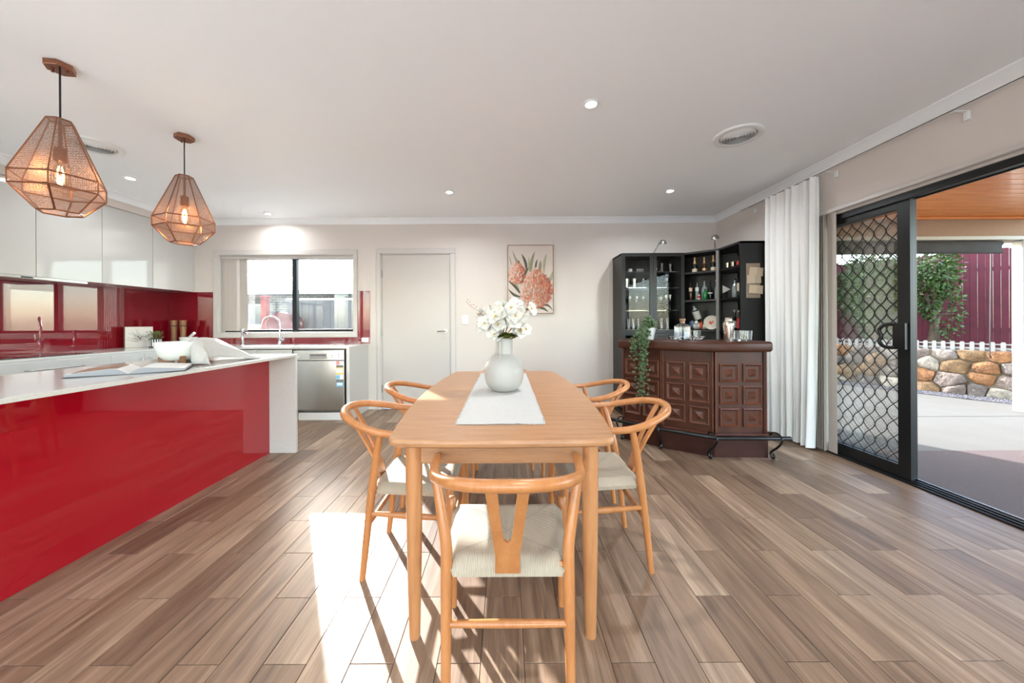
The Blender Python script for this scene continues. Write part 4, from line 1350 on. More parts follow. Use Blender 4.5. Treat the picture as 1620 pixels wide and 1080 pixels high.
def blossom(parent, c, d, r, seed):
    random.seed(seed)
    d = Vector(d).normalized()
    q = d.to_track_quat('Z', 'Y').to_matrix().to_4x4()
    mx = Matrix.Translation(c) @ q @ Matrix.Rotation(random.uniform(0, 2 * PI), 4, 'Z')
    mb = MB()
    for k in range(5):
        a = 2 * PI * k / 5 + random.uniform(-0.15, 0.15)
        rr = r * random.uniform(0.85, 1.1)
        lift = random.uniform(0.05, 0.55)
        pm = mx @ Matrix.Rotation(a, 4, 'Z')
        wdt = rr * 0.52
        vs, fs = [], []
        for i in range(5):
            u = i / 4
            for j in range(5):
                v = j / 4 * 2 - 1
                wv = wdt * (math.sin(PI * (0.12 + 0.80 * u)) ** 0.7)
                x = rr * (0.08 + 0.92 * u) - 0.08 * rr * (v * v) * (u > 0.9)
                y = wv * v
                z = rr * (lift * u * (1.2 - 0.5 * u) + 0.16 * v * v * (1 - 0.5 * u)) + rr * 0.06 * math.sin(6 * v + k)
                vs.append((x, y, z))
        for i in range(4):
            for j in range(4):
                fs.append((i * 5 + j, (i + 1) * 5 + j, (i + 1) * 5 + j + 1, i * 5 + j + 1))
        mb.add(vs, fs, pm)
    bl = mb.build('blossom', M['petal'], parent, world=False, smooth=80)
    cm = MB().lathe([(0.0, 0.0), (r * 0.13, 0.002), (r * 0.16, r * 0.1), (r * 0.08, r * 0.2), (0, r * 0.22)], 8, cap=False)
    for i, p in enumerate(cm.v):
        cm.v[i] = mx @ p
    cm.build('flower_centre', M['pollen'], bl, world=False, smooth=80)
# sprays: (direction of the stem, blossoms)
SPL = ['far left', 'lower left', 'front left', 'front centre', 'front right', 'lower right', 'far right', 'back centre, tallest', 'back right', 'back left', 'lowest left of centre', 'lowest right']
sprays = [(-0.15, -0.035, 0.165), (-0.105, -0.06, 0.10), (-0.055, -0.085, 0.135), (0.0, -0.095, 0.09), (0.05, -0.08, 0.155), (0.105, -0.055, 0.115), (0.14, -0.02, 0.165), (-0.02, 0.04, 0.19), (0.07, 0.05, 0.185), (-0.09, 0.05, 0.17), (-0.045, -0.07, 0.045), (0.115, -0.035, 0.055)]
top = Vector((0, 0, 0.322))
for i, (sx, sy, sz) in enumerate(sprays):
    t = thing('flower_spray', 'white blossom spray in the vase, ' + SPL[i] + ' of the bunch', 'flowers', (-0.012, 2.21, 0.7535), 0, 'white blossom sprays in the vase')
    random.seed(40 + i)
    tip = top + Vector((sx, sy, sz))
    base = Vector((sx * 0.1, sy * 0.1, 0.215))
    mid = top + Vector((sx * 0.28, sy * 0.28, sz * 0.3))
    MB().tube(smooth_path([base, top + Vector((sx * 0.12, sy * 0.12, 0)), mid, tip], 4), 0.0022, 5).build('stem', M['twig'], t, world=False)
    for k in range(4):
        f = (1.0, 0.78, 0.6, 0.9)[k]
        c = top.lerp(tip, f) + Vector((random.uniform(-0.035, 0.035), random.uniform(-0.035, 0.02), random.uniform(-0.02, 0.035)))
        c.z = max(c.z, 0.345)
        d = Vector((sx, sy - 0.12, sz * 0.5)) + Vector((random.uniform(-0.12, 0.12), random.uniform(-0.15, 0.02), random.uniform(-0.05, 0.1)))
        blossom(t, c, d, random.uniform(0.038, 0.052), i * 10 + k)
    if i % 2 == 0:
        p = [tip, tip + Vector((sx * 0.35, 0, 0.03)), tip + Vector((sx * 0.55 + random.uniform(-0.02, 0.02), 0, 0.06))]
        b = MB().tube(smooth_path(p, 3), 0.0012, 4)
        for j in range(5):
            q = p[0].lerp(p[2], 0.3 + j * 0.17) + Vector((random.uniform(-0.01, 0.01), random.uniform(-0.01, 0.01), random.uniform(0, 0.012)))
            b.lathe([(0, -0.004), (0.0035, 0), (0, 0.004)], 6, q, cap=False)
        b.build('bud_twig', M['twig'], t, world=False)
    if sz < 0.12:
        for j in range(3):
            a = random.uniform(-PI, 0)
            b = MB()
            leaf(b, top + Vector((sx * 0.25, sy * 0.3, 0.015)), (sx + random.uniform(-0.05, 0.08), sy - 0.05, random.uniform(-0.02, 0.06)), random.uniform(0.055, 0.085), 0.022)
            b.build('leaf', M['leaf_olive'], t, world=False)
# small green leaves at the vase mouth
t = thing('leafy_sprig', 'olive green leaves at the mouth of the vase', 'leaves', (-0.012, 2.21, 0.7535))
for j, (x, z, ln) in enumerate(((-0.01, 0.02, 0.075), (0.02, 0.03, 0.085), (0.045, 0.015, 0.09), (0.005, 0.045, 0.07), (-0.03, 0.01, 0.06))):
    b = MB()
    leaf(b, (x * 0.6, -0.035, 0.312), (x * 1.6, -0.05, z + 0.02), ln, 0.026)
    b.build('leaf', M['leaf_olive'], t, world=False)

# ================================================================== PICTURE ON THE WALL
pc = thing('framed_picture', 'framed painting of pink banksia flowers on the back wall', 'picture', (0.338, YB, 1.287))
PX0, PX1, PZ0, PZ1 = 0.028, 0.650, 1.290, 2.216
yf = YB - 0.035
b = MB()
fw = 0.007
b.box(PX0, PX1, yf, YB - 0.001, PZ1 - fw, PZ1)
b.box(PX0, PX1, yf, YB - 0.001, PZ0, PZ0 + fw)
b.box(PX0, PX0 + fw, yf, YB - 0.001, PZ0 + fw, PZ1 - fw)
b.box(PX1 - fw, PX1, yf, YB - 0.001, PZ0 + fw, PZ1 - fw)
b.build('frame', M['oak_frame'], pc)
pcols = [C(214, 200, 190), C(150, 146, 118), C(92, 88, 74), C(206, 128, 100), C(224, 160, 130), C(232, 200, 182), C(176, 92, 76), C(168, 166, 140)]
pms = [mat('paint_%d' % i, c, 0.75) for i, c in enumerate(pcols)]
yc = yf + 0.008
b = MB()
b.quad((PX0 + fw, yc, PZ0 + fw), (PX1 - fw, yc, PZ0 + fw), (PX1 - fw, yc, PZ1 - fw), (PX0 + fw, yc, PZ1 - fw))
cnvs = b.build('canvas', pms[0], pc)
PWD, PHT = PX1 - PX0 - 2 * fw, PZ1 - PZ0 - 2 * fw
def PP(u, v, k):
    return (PX0 + fw + min(1, max(0, u)) * PWD, yc - 0.0002 - k * 0.00003, PZ0 + fw + min(1, max(0, v)) * PHT)
st = MB()
random.seed(21)
kk = [0]
def blade(u0, v0, u1, v1, wd, m, bend=0.0):
    kk[0] += 1
    n = 7
    du, dv = u1 - u0, v1 - v0
    ln = math.hypot(du, dv)
    nx, ny = -dv / ln, du / ln
    st.cur = m
    L, R = [], []
    for i in range(n + 1):
        t = i / n
        ww = wd * math.sin(PI * (0.08 + 0.92 * t)) ** 0.8
        cx = u0 + du * t + nx * bend * math.sin(PI * t)
        cy = v0 + dv * t + ny * bend * math.sin(PI * t)
        L.append(PP(cx + nx * ww, cy + ny * ww * 0.67, kk[0]))
        R.append(PP(cx - nx * ww, cy - ny * ww * 0.67, kk[0]))
    for i in range(n):
        st.add([L[i], R[i], R[i + 1], L[i + 1]], [(0, 1, 2, 3)])
for a in ((0.5, 0.55, 0.60, 0.92, 0.035, 1, 0.03), (0.42, 0.60, 0.30, 0.88, 0.03, 2, -0.03), (0.36, 0.66, 0.10, 0.93, 0.022, 1, 0.04), (0.40, 0.62, 0.22, 0.80, 0.02, 2, 0.02),
          (0.70, 0.60, 0.73, 0.78, 0.035, 1, 0.0), (0.80, 0.60, 0.86, 0.88, 0.03, 7, 0.02), (0.88, 0.45, 1.0, 0.62, 0.04, 7, -0.02), (0.46, 0.62, 0.47, 0.84, 0.02, 7, 0.0),
          (0.62, 0.62, 0.66, 0.8, 0.02, 2, 0.02), (0.30, 0.38, 0.47, 0.68, 0.028, 2, 0.03), (0.24, 0.33, 0.16, 0.56, 0.03, 7, 0.02), (0.28, 0.28, 0.0, 0.48, 0.03, 2, -0.02),
          (0.28, 0.24, 0.0, 0.36, 0.028, 2, 0.03), (0.26, 0.18, 0.02, 0.24, 0.028, 1, 0.03), (0.3, 0.13, 0.06, 0.10, 0.03, 2, 0.02), (0.55, 0.08, 0.30, 0.03, 0.025, 2, 0.0), (0.60, 0.08, 0.9, 0.01, 0.03, 2, 0.03), (0.7, 0.09, 1.0, 0.03, 0.025, 2, 0.06), (0.08, 0.7, 0.03, 0.86, 0.015, 7, 0.0), (0.55, 0.06, 0.62, 0.0, 0.05, 2, 0.0)):
    blade(*a)
def cone(cx, cy, rx, ry, n, tip):
    for i in range(n):
        a = random.uniform(0, 2 * PI)
        r = math.sqrt(random.random())
        u, v = r * math.cos(a), r * math.sin(a)
        squeeze = 1 - tip * max(0, v)
        x, y = cx + u * rx * squeeze, cy + v * ry
        sh = u * 0.5 - v * 0.2 + random.uniform(-0.5, 0.5)
        m = 5 if sh < -0.35 else 4 if sh < 0.0 else 3 if sh < 0.45 else 6
        blade(x - 0.012 * u, y - 0.012, x + 0.03 * u, y + 0.018 + 0.012 * v, random.uniform(0.008, 0.014), m, 0.0)
cone(0.20, 0.58, 0.19, 0.155, 260, 0.2)
cone(0.63, 0.36, 0.36, 0.29, 900, 0.5)
st.build('brushwork', pms, cnvs)

# ================================================================== BAR
bar = thing('bar_counter', 'dark mahogany bar counter with raised square panels and thick top', 'bar', (1.8, 3.3, 0))
BP = [Vector((1.17, 3.615)), Vector((1.445, 3.335)), Vector((1.795, 3.09)), Vector((2.243, 3.075))]
def offset_poly(P, d):
    """shift the polyline to its right-hand (room) side by d"""
    out = []
    for i, p in enumerate(P):
        ns = []
        for a, c in ((i - 1, i), (i, i + 1)):
            if 0 <= a and c < len(P):
                t = (P[c] - P[a]).normalized()
                ns.append(Vector((t.y, -t.x)))
        n = sum(ns, Vector((0, 0))).normalized()
        k = d / max(0.3, n.dot(ns[0]))
        out.append(p + n * k)
    return out
def ribbon(P_front, P_back, z0, z1):
    poly = [(p.x, p.y) for p in P_front] + [(p.x, p.y) for p in reversed(P_back)]
    return MB().prism(poly, z0, z1)
body_f, body_b = offset_poly(BP, -0.03), offset_poly(BP, -0.30)
ribbon(BP, offset_poly(BP, -0.06), 0.0, 0.188).build('plinth', M['mahogany_dark'], bar, bevel=0.003)
ribbon(offset_poly(BP, 0.012), offset_poly(BP, -0.05), 0.188, 0.205).build('plinth_moulding', M['mahogany_light'], bar, bevel=0.004)
slabf, slabb = offset_poly(BP, 0.05), offset_poly(BP, -0.36)
d01 = (BP[0] - BP[1]).normalized()
slabf[0] += d01 * 0.03
slabb[0] += d01 * 0.03
slabf[-1].x = slabb[-1].x = 2.262
ribbon(slabf, slabb, 0.908, 0.998).build('bar_top', M['mahogany'], bar, bevel=0.026, seg=4, smooth=40)
for i in range(3):
    a, c = body_f[i], body_f[i + 1]
    t = (c - a).normalized()
    nrm = Vector((t.y, -t.x))
    ln = (c - a).length
    fr = Matrix(((t.x, nrm.x, 0, a.x), (t.y, nrm.y, 0, a.y), (0, 0, 1, 0), (0, 0, 0, 1)))   # local x along, y outward
    sec = bpy.data.objects.new('front_section', MB().box(0, ln, -0.02, 0.012, 0.20, 0.909, fr).mesh('front_section', M['mahogany'], bar.location))
    COL.objects.link(sec)
    sec.parent = bar
    for x0, x1 in ((0.0, 0.014), (ln - 0.014, ln)):
        MB().box(x0, x1, 0.012, 0.024, 0.205, 0.909, fr).build('corner_strip', M['mahogany_light'], sec, bevel=0.003)
    pw = 0.158
    gap = (ln - 2 * pw) / 3.2
    for cI in range(2):
        for r in range(3):
            x0 = gap * 1.1 + cI * (pw + gap)
            z0 = 0.262 + r * 0.192
            p = MB()
            s = pw
            def fr_ring(o0, h0, o1, h1):
                A = [(x0 + o0, h0, z0 + o0), (x0 + s - o0, h0, z0 + o0), (x0 + s - o0, h0, z0 + s - o0), (x0 + o0, h0, z0 + s - o0)]
                Bq = [(x0 + o1, h1, z0 + o1), (x0 + s - o1, h1, z0 + o1), (x0 + s - o1, h1, z0 + s - o1), (x0 + o1, h1, z0 + s - o1)]
                for k in range(4):
                    p.add([A[k], A[(k + 1) % 4], Bq[(k + 1) % 4], Bq[k]], [(0, 1, 2, 3)], fr)
            fr_ring(0.0, 0.012, 0.0, 0.024)
            fr_ring(0.0, 0.024, 0.008, 0.027)
            fr_ring(0.008, 0.027, 0.028, 0.008)
            fr_ring(0.028, 0.008, 0.046, 0.009)
            fr_ring(0.046, 0.009, 0.046, 0.013)
            m4 = [(x0 + 0.046, 0.013, z0 + 0.046), (x0 + s - 0.046, 0.013, z0 + 0.046), (x0 + s - 0.046, 0.013, z0 + s - 0.046), (x0 + 0.046, 0.013, z0 + s - 0.046)]
            ap = (x0 + s / 2, 0.038, z0 + s / 2)
            for k in range(4):
                p.add([m4[k], m4[(k + 1) % 4], ap], [(0, 1, 2)], fr)
            p.build('raised_panel', M['mahogany_light'], sec)
# return behind and end
MB().box(2.213, 2.243, 3.085, 3.40, 0.0, 0.909).build('end_panel', M['mahogany_dark'], bar)
e0 = BP[0]
tt = (BP[1] - BP[0]).normalized()
mxe = Matrix(((tt.x, tt.y, 0, e0.x), (tt.y, -tt.x, 0, e0.y), (0, 0, 1, 0), (0, 0, 0, 1)))
MB().box(0.0, 0.025, -0.30, -0.03, 0.0, 0.909, mxe).build('end_panel', M['mahogany'], bar)
# foot rail
RP = offset_poly(BP, 0.125)
RP[0] = RP[0] + (RP[0] - RP[1]).normalized() * 0.08
RP[-1] = Vector((2.335, RP[-1].y))
b = MB().tube([(p.x, p.y, 0.205) for p in RP], 0.017, 12)
fr = b.build('foot_rail', M['black_iron'], bar, smooth=50)
for p, q, u in ((0, 1, 0.2), (1, 2, 0.02), (2, 3, -0.04), (2, 3, 0.86)):
    pos = RP[p].lerp(RP[q], u)
    t = (RP[q] - RP[p]).normalized()
    nr = Vector((t.y, -t.x))
    bk = lambda d, z: (pos.x - nr.x * d, pos.y - nr.y * d, z)
    br = smooth_path([bk(0.0, 0.222), bk(-0.02, 0.205), bk(-0.012, 0.17), bk(0.03, 0.12), bk(0.085, 0.075), bk(0.112, 0.045), bk(0.10, 0.012), bk(0.075, 0.012), bk(0.07, 0.035), bk(0.085, 0.045)], 4)
    MB().tube(br, 0.009, 6).build('bracket', M['black_iron'], fr, smooth=60)
    MB().tube(smooth_path([bk(0.125, 0.19), bk(0.09, 0.225), bk(0.03, 0.235), bk(0.0, 0.224)], 4), 0.007, 6).build('bracket_arm', M['black_iron'], fr, smooth=60)

# ---- black corner shelving
ZK = 2.03
kc = thing('corner_display_cabinet', 'black corner display cabinet with glass doors and open shelves', 'cabinet', (2.2, 4.6, 0))
KY, KXL, KXM, KX3, KY3, KY4 = 4.50, 1.455, 2.235, 2.515, 4.255, 3.842
bw_ = M['black_wood']
# shell
MB().box(KXL, KXL + 0.022, KY, YB - 0.012, 0, ZK).build('side_panel', bw_, kc)
MB().box(KXL, KXM + 0.05, YB - 0.02, YB - 0.012, 0, ZK).build('back_panel', bw_, kc)
MB().prism([(KXM + 0.05, YB - 0.012), (XR - 0.012, 4.40), (XR - 0.004, 4.41), (KXM + 0.06, YB - 0.004)], 0, ZK).build('back_panel', bw_, kc)
MB().box(XR - 0.02, XR - 0.012, KY4, 4.41, 0, ZK).build('back_panel', bw_, kc)
MB().box(KX3, XR - 0.012, KY4, KY4 + 0.022, 0, ZK).build('side_panel', bw_, kc)
foot = [(KXL, KY), (KXM, KY), (KX3, KY3), (KX3, KY4), (XR - 0.02, KY4), (XR - 0.02, 4.40), (KXM + 0.05, YB - 0.02), (KXL, YB - 0.02)]
for nm, z0, z1 in (('top_panel', ZK - 0.022, ZK), ('base_panel', 0.06, 0.08)):
    MB().prism(foot, z0, z1).build(nm, bw_, kc)
foot2 = [(KXM, KY + 0.01), (KX3 + 0.01, KY3), (KX3 + 0.01, KY4 + 0.022), (XR - 0.021, KY4 + 0.022), (XR - 0.021, 4.39), (KXM + 0.05, YB - 0.021), (KXM, YB - 0.021)]
for z in (1.782, 1.437, 1.068):
    MB().prism(foot2, z - 0.022, z).build('shelf', bw_, kc)
for z in (1.805, 1.603, 1.315):
    MB().box(KXL + 0.022, KXM - 0.02, KY + 0.03, YB - 0.021, z - 0.006, z).build('glass_shelf', M['glassware'], kc)
MB().box(KXL + 0.022, KXM - 0.02, KY + 0.024, YB - 0.021, 1.045, 1.067).build('shelf', bw_, kc)
MB().box(KXM - 0.02, KXM, KY, YB - 0.02, 0.06, ZK - 0.022).build('divider', bw_, kc)
post = Matrix.Translation((KX3, KY3, 0)) @ Matrix.Rotation(math.radians(-60), 4, 'Z')
MB().box(-0.016, 0.016, -0.010, 0.02, 0.06, ZK - 0.022, post).build('post', M['sticker_grey'], kc, bevel=0.002)
MB().prism([(KX3 + 0.01, KY3), (KX3 + 0.035, KY3 + 0.01), (2.72, 4.50), (2.70, 4.52)], 0.06, ZK - 0.022).build('divider', bw_, kc)
# lower closed fronts of the diagonal and right bays
dg = (Vector((KX3, KY3)) - Vector((KXM, KY)))
MB().prism([(KXM, KY), (KX3, KY3), (KX3 + 0.008, KY3 + 0.009), (KXM + 0.008, KY + 0.009)], 0.08, 0.92).build('lower_panel', bw_, kc)
MB().box(KX3, KX3 + 0.012, KY4 + 0.022, KY3, 0.08, 0.92).build('lower_panel', bw_, kc)
xm = (KXL + KXM) / 2
for x0, x1, hx in ((KXL, xm - 0.001, xm - 0.02), (xm + 0.001, KXM, xm + 0.02)):
    d = bpy.data.objects.new('door', None)
    COL.objects.link(d)
    d.parent = kc
    sw_ = 0.042
    y0, y1 = KY - 0.02, KY
    z0, z1 = 1.03, ZK - 0.002
    b = MB()
    b.box(x0, x0 + sw_, y0, y1, z0, z1)
    b.box(x1 - sw_, x1, y0, y1, z0, z1)
    b.box(x0 + sw_, x1 - sw_, y0, y1, z1 - 0.042, z1)
    b.box(x0 + sw_, x1 - sw_, y0, y1, z0, z0 + 0.042)
    b.build('door_frame', bw_, d)
    MB().box(x0 + sw_, x1 - sw_, KY - 0.012, KY - 0.008, z0 + 0.042, z1 - 0.042).build('pane', M['cabinet_pane'], d)
    b = MB()
    b.box(x0, x0 + sw_, y0, y1, 0.08, z0 - 0.004)
    b.box(x1 - sw_, x1, y0, y1, 0.08, z0 - 0.004)
    b.box(x0 + sw_, x1 - sw_, y0, y1, z0 - 0.03, z0 - 0.004)
    b.box(x0 + sw_, x1 - sw_, y0, y1, 0.08, 0.122)
    b.build('lower_door_frame', bw_, d)
    MB().box(x0 + sw_, x1 - sw_, KY - 0.012, KY - 0.008, 0.12, z0 - 0.03).build('pane', M['black_glass'], d)
# little cabinet lamps
def clip_lamp(base, tip, label):
    t = thing('cabinet_spotlight', label, 'lamp', base, 0, 'small chrome lamps on top of the black cabinet')
    bz, tp = Vector(base), Vector(tp_ := tip)
    d = tp - bz
    MB().lathe([(0.02, 0.0), (0.02, 0.008), (0.008, 0.012)], 12).build('foot', M['satin_nickel'], t, world=False, smooth=40)
    MB().tube(smooth_path([(0, 0, 0.005), (d.x * 0.35, d.y * 0.35, d.z * 0.55), (d.x * 0.6, d.y * 0.6, d.z * 0.95), (d.x, d.y, d.z)], 4), 0.005, 6).build('arm', M['satin_nickel'], t, world=False, smooth=60)
    MB().lathe([(0.0, 0.028), (0.02, 0.025), (0.038, 0.01), (0.044, -0.02), (0.041, -0.02), (0.035, 0.008), (0, 0.022)], 20, (d.x, d.y, d.z), cap=False).build('lamp_shade', M['satin_nickel'], t, world=False, smooth=50)
    return t
lampA = clip_lamp((1.87, 4.53, ZK + 0.001), (1.94, 4.42, ZK + 0.12), 'small chrome lamp above the glass doors of the black cabinet')
clip_lamp((2.505, 4.29, ZK + 0.001), (2.455, 4.20, ZK + 0.125), 'small chrome lamp above the open shelves of the black cabinet')

# ---- notice with folded cards on the end panel
nt = thing('paper_notice', 'cream paper wall hanging with folded cards on the cabinet end', 'notice', (2.66, KY4, 1.45))
yn = KY4 - 0.002
MB().box(2.575, 2.725, yn, yn + 0.0015, 1.42, 1.79).build('sheet', M['kraft'], nt)
for i, (x0, z0, rot) in enumerate(((2.605, 1.655, 5), (2.58, 1.575, -2), (2.60, 1.465, 5))):
    mx = Matrix.Translation((x0 + 0.075, yn - 0.004 - 0.002 * i, z0 + 0.045)) @ Matrix.Rotation(math.radians(rot), 4, 'Y')
    c_ = MB()
    c_.add([(-0.075, 0, -0.045), (0, -0.012, -0.045), (0.075, 0, -0.045), (0.075, 0, 0.045), (0, -0.012, 0.045), (-0.075, 0, 0.045)], [(0, 1, 4, 5), (1, 2, 3, 4)], mx)
    c_.build('card', M['label_cream'], nt)
b = MB()
for i in range(9):
    b.box(2.587 + i * 0.0145, 2.587 + i * 0.0145 + 0.008, yn - 0.0006, yn, 1.428, 1.438)
b.build('print', M['sticker_grey'], nt)

# ---- bottles
def bottle(loc, h, r, glass, neck=0.32, foil=None, label=None, lab_rng=(0.18, 0.5), capm='cap_black', text='', cat='bottle', group=None, rot=None, neck_r=0.35, name='bottle'):
    t = thing(name, text, cat, loc, 0, group)
    nz = h * (1 - neck)
    nr = r * neck_r
    pr = [(0, 0), (r * 0.92, 0.0), (r, h * 0.02), (r, nz * 0.82), (r * 0.88, nz * 0.92), (nr * 1.25, nz * 1.06), (nr, nz * 1.15), (nr, h * 0.93)]
    mats_ = []
    MB().lathe(pr, 14, cap=False).build('bottle_body', M[glass], t, world=False, smooth=50)
    MB().lathe([(nr * 1.25, h * 0.91), (nr * 1.25, h), (0, h)], 12, cap=True).build('cap', M[capm], t, world=False, smooth=40)
    if foil:
        MB().lathe([(r * 0.80, nz * 0.96), (nr * 1.32, nz * 1.06), (nr * 1.12, nz * 1.15), (nr * 1.12, h * 0.92)], 14, cap=False).build('foil', M[foil], t, world=False, smooth=50)
    if label:
        MB().lathe([(r * 1.012, h * lab_rng[0]), (r * 1.012, h * lab_rng[1])], 14, cap=False).build('bottle_label', M[label], t, world=False, smooth=50)
    if rot:
        t.rotation_euler = rot
    return t
def dpos(tv, depth):
    p = Vector((KXM, KY)).lerp(Vector((KX3, KY3)), tv)
    nrm = Vector((dg.y, -dg.x)).normalized() * -1
    q = p + nrm * depth
    return q
def on(tv, depth, z):
    q = dpos(tv, depth)
    return (q.x, q.y, z + 0.0005)
for i, (tv, lb, gl) in enumerate(((0.26, 'left champagne bottle on the top open shelf', 'bottle_dark'), (0.55, 'slim champagne bottle in the middle of the top open shelf', 'bottle_brown'), (0.82, 'right champagne bottle on the top open shelf', 'bottle_dark'))):
    bottle(on(tv, 0.12, 1.782), 0.195 if i != 1 else 0.185, 0.031 if i != 1 else 0.024, gl, 0.4, 'gold_foil', 'label_cream' if i != 1 else 'gold_foil', (0.03, 0.25) if i != 1 else (0.1, 0.25), 'gold_foil', lb, group='bottles on the open shelves')
for i, (tv, h, r, gl, lab, cp_, lb) in enumerate(((0.13, 0.235, 0.02, 'bottle_brown', 'label_cream', 'cap_black', 'slim amber bottle with cream neck label on the middle shelf'),
                                        (0.33, 0.235, 0.021, 'bottle_clear', 'label_white', 'cap_black', 'slim teal bottle with white label on the middle shelf'),
                                        (0.55, 0.26, 0.034, 'bottle_clear', None, 'cap_black', 'round shouldered clear bottle on the middle shelf'),
                                        (0.72, 0.245, 0.026, 'bottle_dark', 'label_white', 'cap_black', 'dark bottle with a slanted white band on the middle shelf'),
                                        (0.9, 0.24, 0.02, 'bottle_clear', None, 'plastic_white', 'slim clear bottle beside the shelf post'))):
    t = bottle(on(tv, 0.12, 1.437), h, r, gl, 0.38, None, lab, (0.48, 0.68) if i < 2 else (0.3, 0.36), cp_, lb, group='bottles on the open shelves')
bottle(on(0.60, 0.07, 1.437), 0.13, 0.026, 'bottle_green', 0.25, None, None, text='small bright green bottle on the middle shelf', group='bottles on the open shelves')
bottle(on(0.42, 0.06, 1.437), 0.075, 0.016, 'label_white', 0.2, None, 'label_red', (0.3, 0.7), text='tiny bottle with red label on the middle shelf', group='bottles on the open shelves')
# right bay
def rb(x, y, z):
    return (x, y, z + 0.0005)
for i, (x, y, lb) in enumerate(((2.60, 4.20, 'small silver shot cup, left of two on the right top shelf'), (2.62, 4.13, 'small silver shot cup, right of two on the right top shelf'))):
    o = MB().lathe([(0, 0.0), (0.02, 0), (0.026, 0.07), (0.023, 0.07), (0.018, 0.006), (0, 0.006)], 16, cap=False)
    o = o.build('shot_cup', M['tin'], world=False, smooth=40)
    o.location = rb(x, y, 1.782)
    tag(o, lb, 'cup', 'silver shot cups')
bottle(rb(2.62, 4.035, 1.782), 0.12, 0.02, 'bottle_brown', 0.4, None, 'label_red', text='small dark bottle at the right of the top right shelf', group='bottles on the open shelves')
bottle(rb(2.64, 4.13, 1.437), 0.225, 0.032, 'bottle_clear', 0.3, None, None, text='square shouldered grey bottle behind the white triangle', group='bottles on the open shelves')
bottle(rb(2.62, 4.02, 1.437), 0.20, 0.024, 'bottle_dark', 0.35, None, 'label_cream', (0.35, 0.8), text='dark bottle with tall cream label at the right of the middle shelf', group='bottles on the open shelves')
tr = thing('triangle_sign', 'small white triangular card pointing right on the middle shelf', 'sign', (2.56, 4.17, 1.438))
MB().prism([(-0.045, 0), (0.045, 0.045), (-0.045, 0.09)], -0.002, 0.002, Matrix.Translation((2.565, 4.165, 1.437 + 0.06)) @ Matrix.Rotation(PI / 2, 4, 'X')).build('card', M['label_white'], tr)
MB().box(2.555, 2.575, 4.163, 4.185, 1.4375, 1.51).build('stand', M['cap_black'], tr)
bottle(rb(2.64, 4.14, 1.068), 0.235, 0.045, 'bottle_dark', 0.42, None, 'bottle_clear', (0.12, 0.45), 'bottle_clear', 'black squat whisky bottle on the lowest right shelf', group='bottles on the open shelves', neck_r=0.28)
bottle(rb(2.615, 4.03, 1.068), 0.225, 0.018, 'bottle_brown', 0.35, None, 'label_red', (0.1, 0.6), 'label_white', 'slim bottle with red label at the right of the lowest shelf', group='bottles on the open shelves')
# figurine bottle holder, bottle in its arms, plate
fq = dpos(0.34, 0.10)
fg = thing('bottle_holder_figurine', 'ceramic reclining figurine holding up a bottle on the lowest shelf', 'figurine', (fq.x, fq.y, 1.0685))
def blob(parent, nm, c, r, m, n=12):
    prof = [(max(0.0, math.sin(PI * i / 8)) * 1.0, -math.cos(PI * i / 8)) for i in range(9)]
    mb = MB()
    vs = [(p[0] * r[0], p[1] * r[2]) for p in prof]
    mx = Matrix.Translation(c) @ Matrix.Diagonal((1, r[1] / r[0], 1, 1))
    mb.lathe(vs, n, (0, 0, 0), mx, cap=False)
    return mb.build(nm, M[m], parent, world=False, smooth=60)
blob(fg, 'belly', (-0.01, 0, 0.05), (0.06, 0.045, 0.048), 'figure_white')
blob(fg, 'back', (-0.055, 0.015, 0.06), (0.035, 0.04, 0.055), 'figure_blue')
blob(fg, 'legs', (0.075, -0.01, 0.035), (0.05, 0.035, 0.034), 'figure_white')
blob(fg, 'head', (0.02, -0.01, 0.10), (0.028, 0.026, 0.028), 'figure_skin')
blob(fg, 'scarf', (0.03, -0.03, 0.055), (0.022, 0.02, 0.05), 'figure_red')
blob(fg, 'arm', (-0.03, -0.035, 0.085), (0.022, 0.018, 0.03), 'figure_white')
tl = bottle((fq.x + 0.015, fq.y - 0.015, 1.0685 + 0.105), 0.235, 0.04, 'bottle_dark', 0.3, 'bottle_clear', 'label_white', (0.16, 0.62), 'cap_black', 'tilted bottle with white label held up by the figurine', group='bottles on the open shelves', rot=(math.radians(8), math.radians(-24), 0))
pq = dpos(0.76, 0.12)
pl = thing('decorative_plate', 'round cream patterned plate standing on the lowest open shelf', 'plate', (pq.x, pq.y, 1.0685 + 0.088))
mxp = Matrix.Rotation(math.radians(-40), 4, 'Z') @ Matrix.Rotation(math.radians(80), 4, 'X')
pm = MB().lathe([(0.0, -0.004), (0.05, -0.004), (0.088, 0.008), (0.087, 0.011), (0.05, 0.0), (0.0, 0.0)], 32, mx=mxp, cap=False)
pm.build('plate_body', M['plate_cream'], pl, world=False, smooth=40)
pm = MB()
random.seed(9)
for i in range(14):
    a = random.uniform(0, 2 * PI)
    rr = random.uniform(0, 0.028)
    pm.lathe([(0.0, 0.0018), (0.008, 0.0012), (0.008, 0.0), (0, 0)], 8, (rr * math.cos(a), rr * math.sin(a), 0.0), mxp, cap=False)
pm.build('flower_motif', M['figure_red'], pl, world=False)

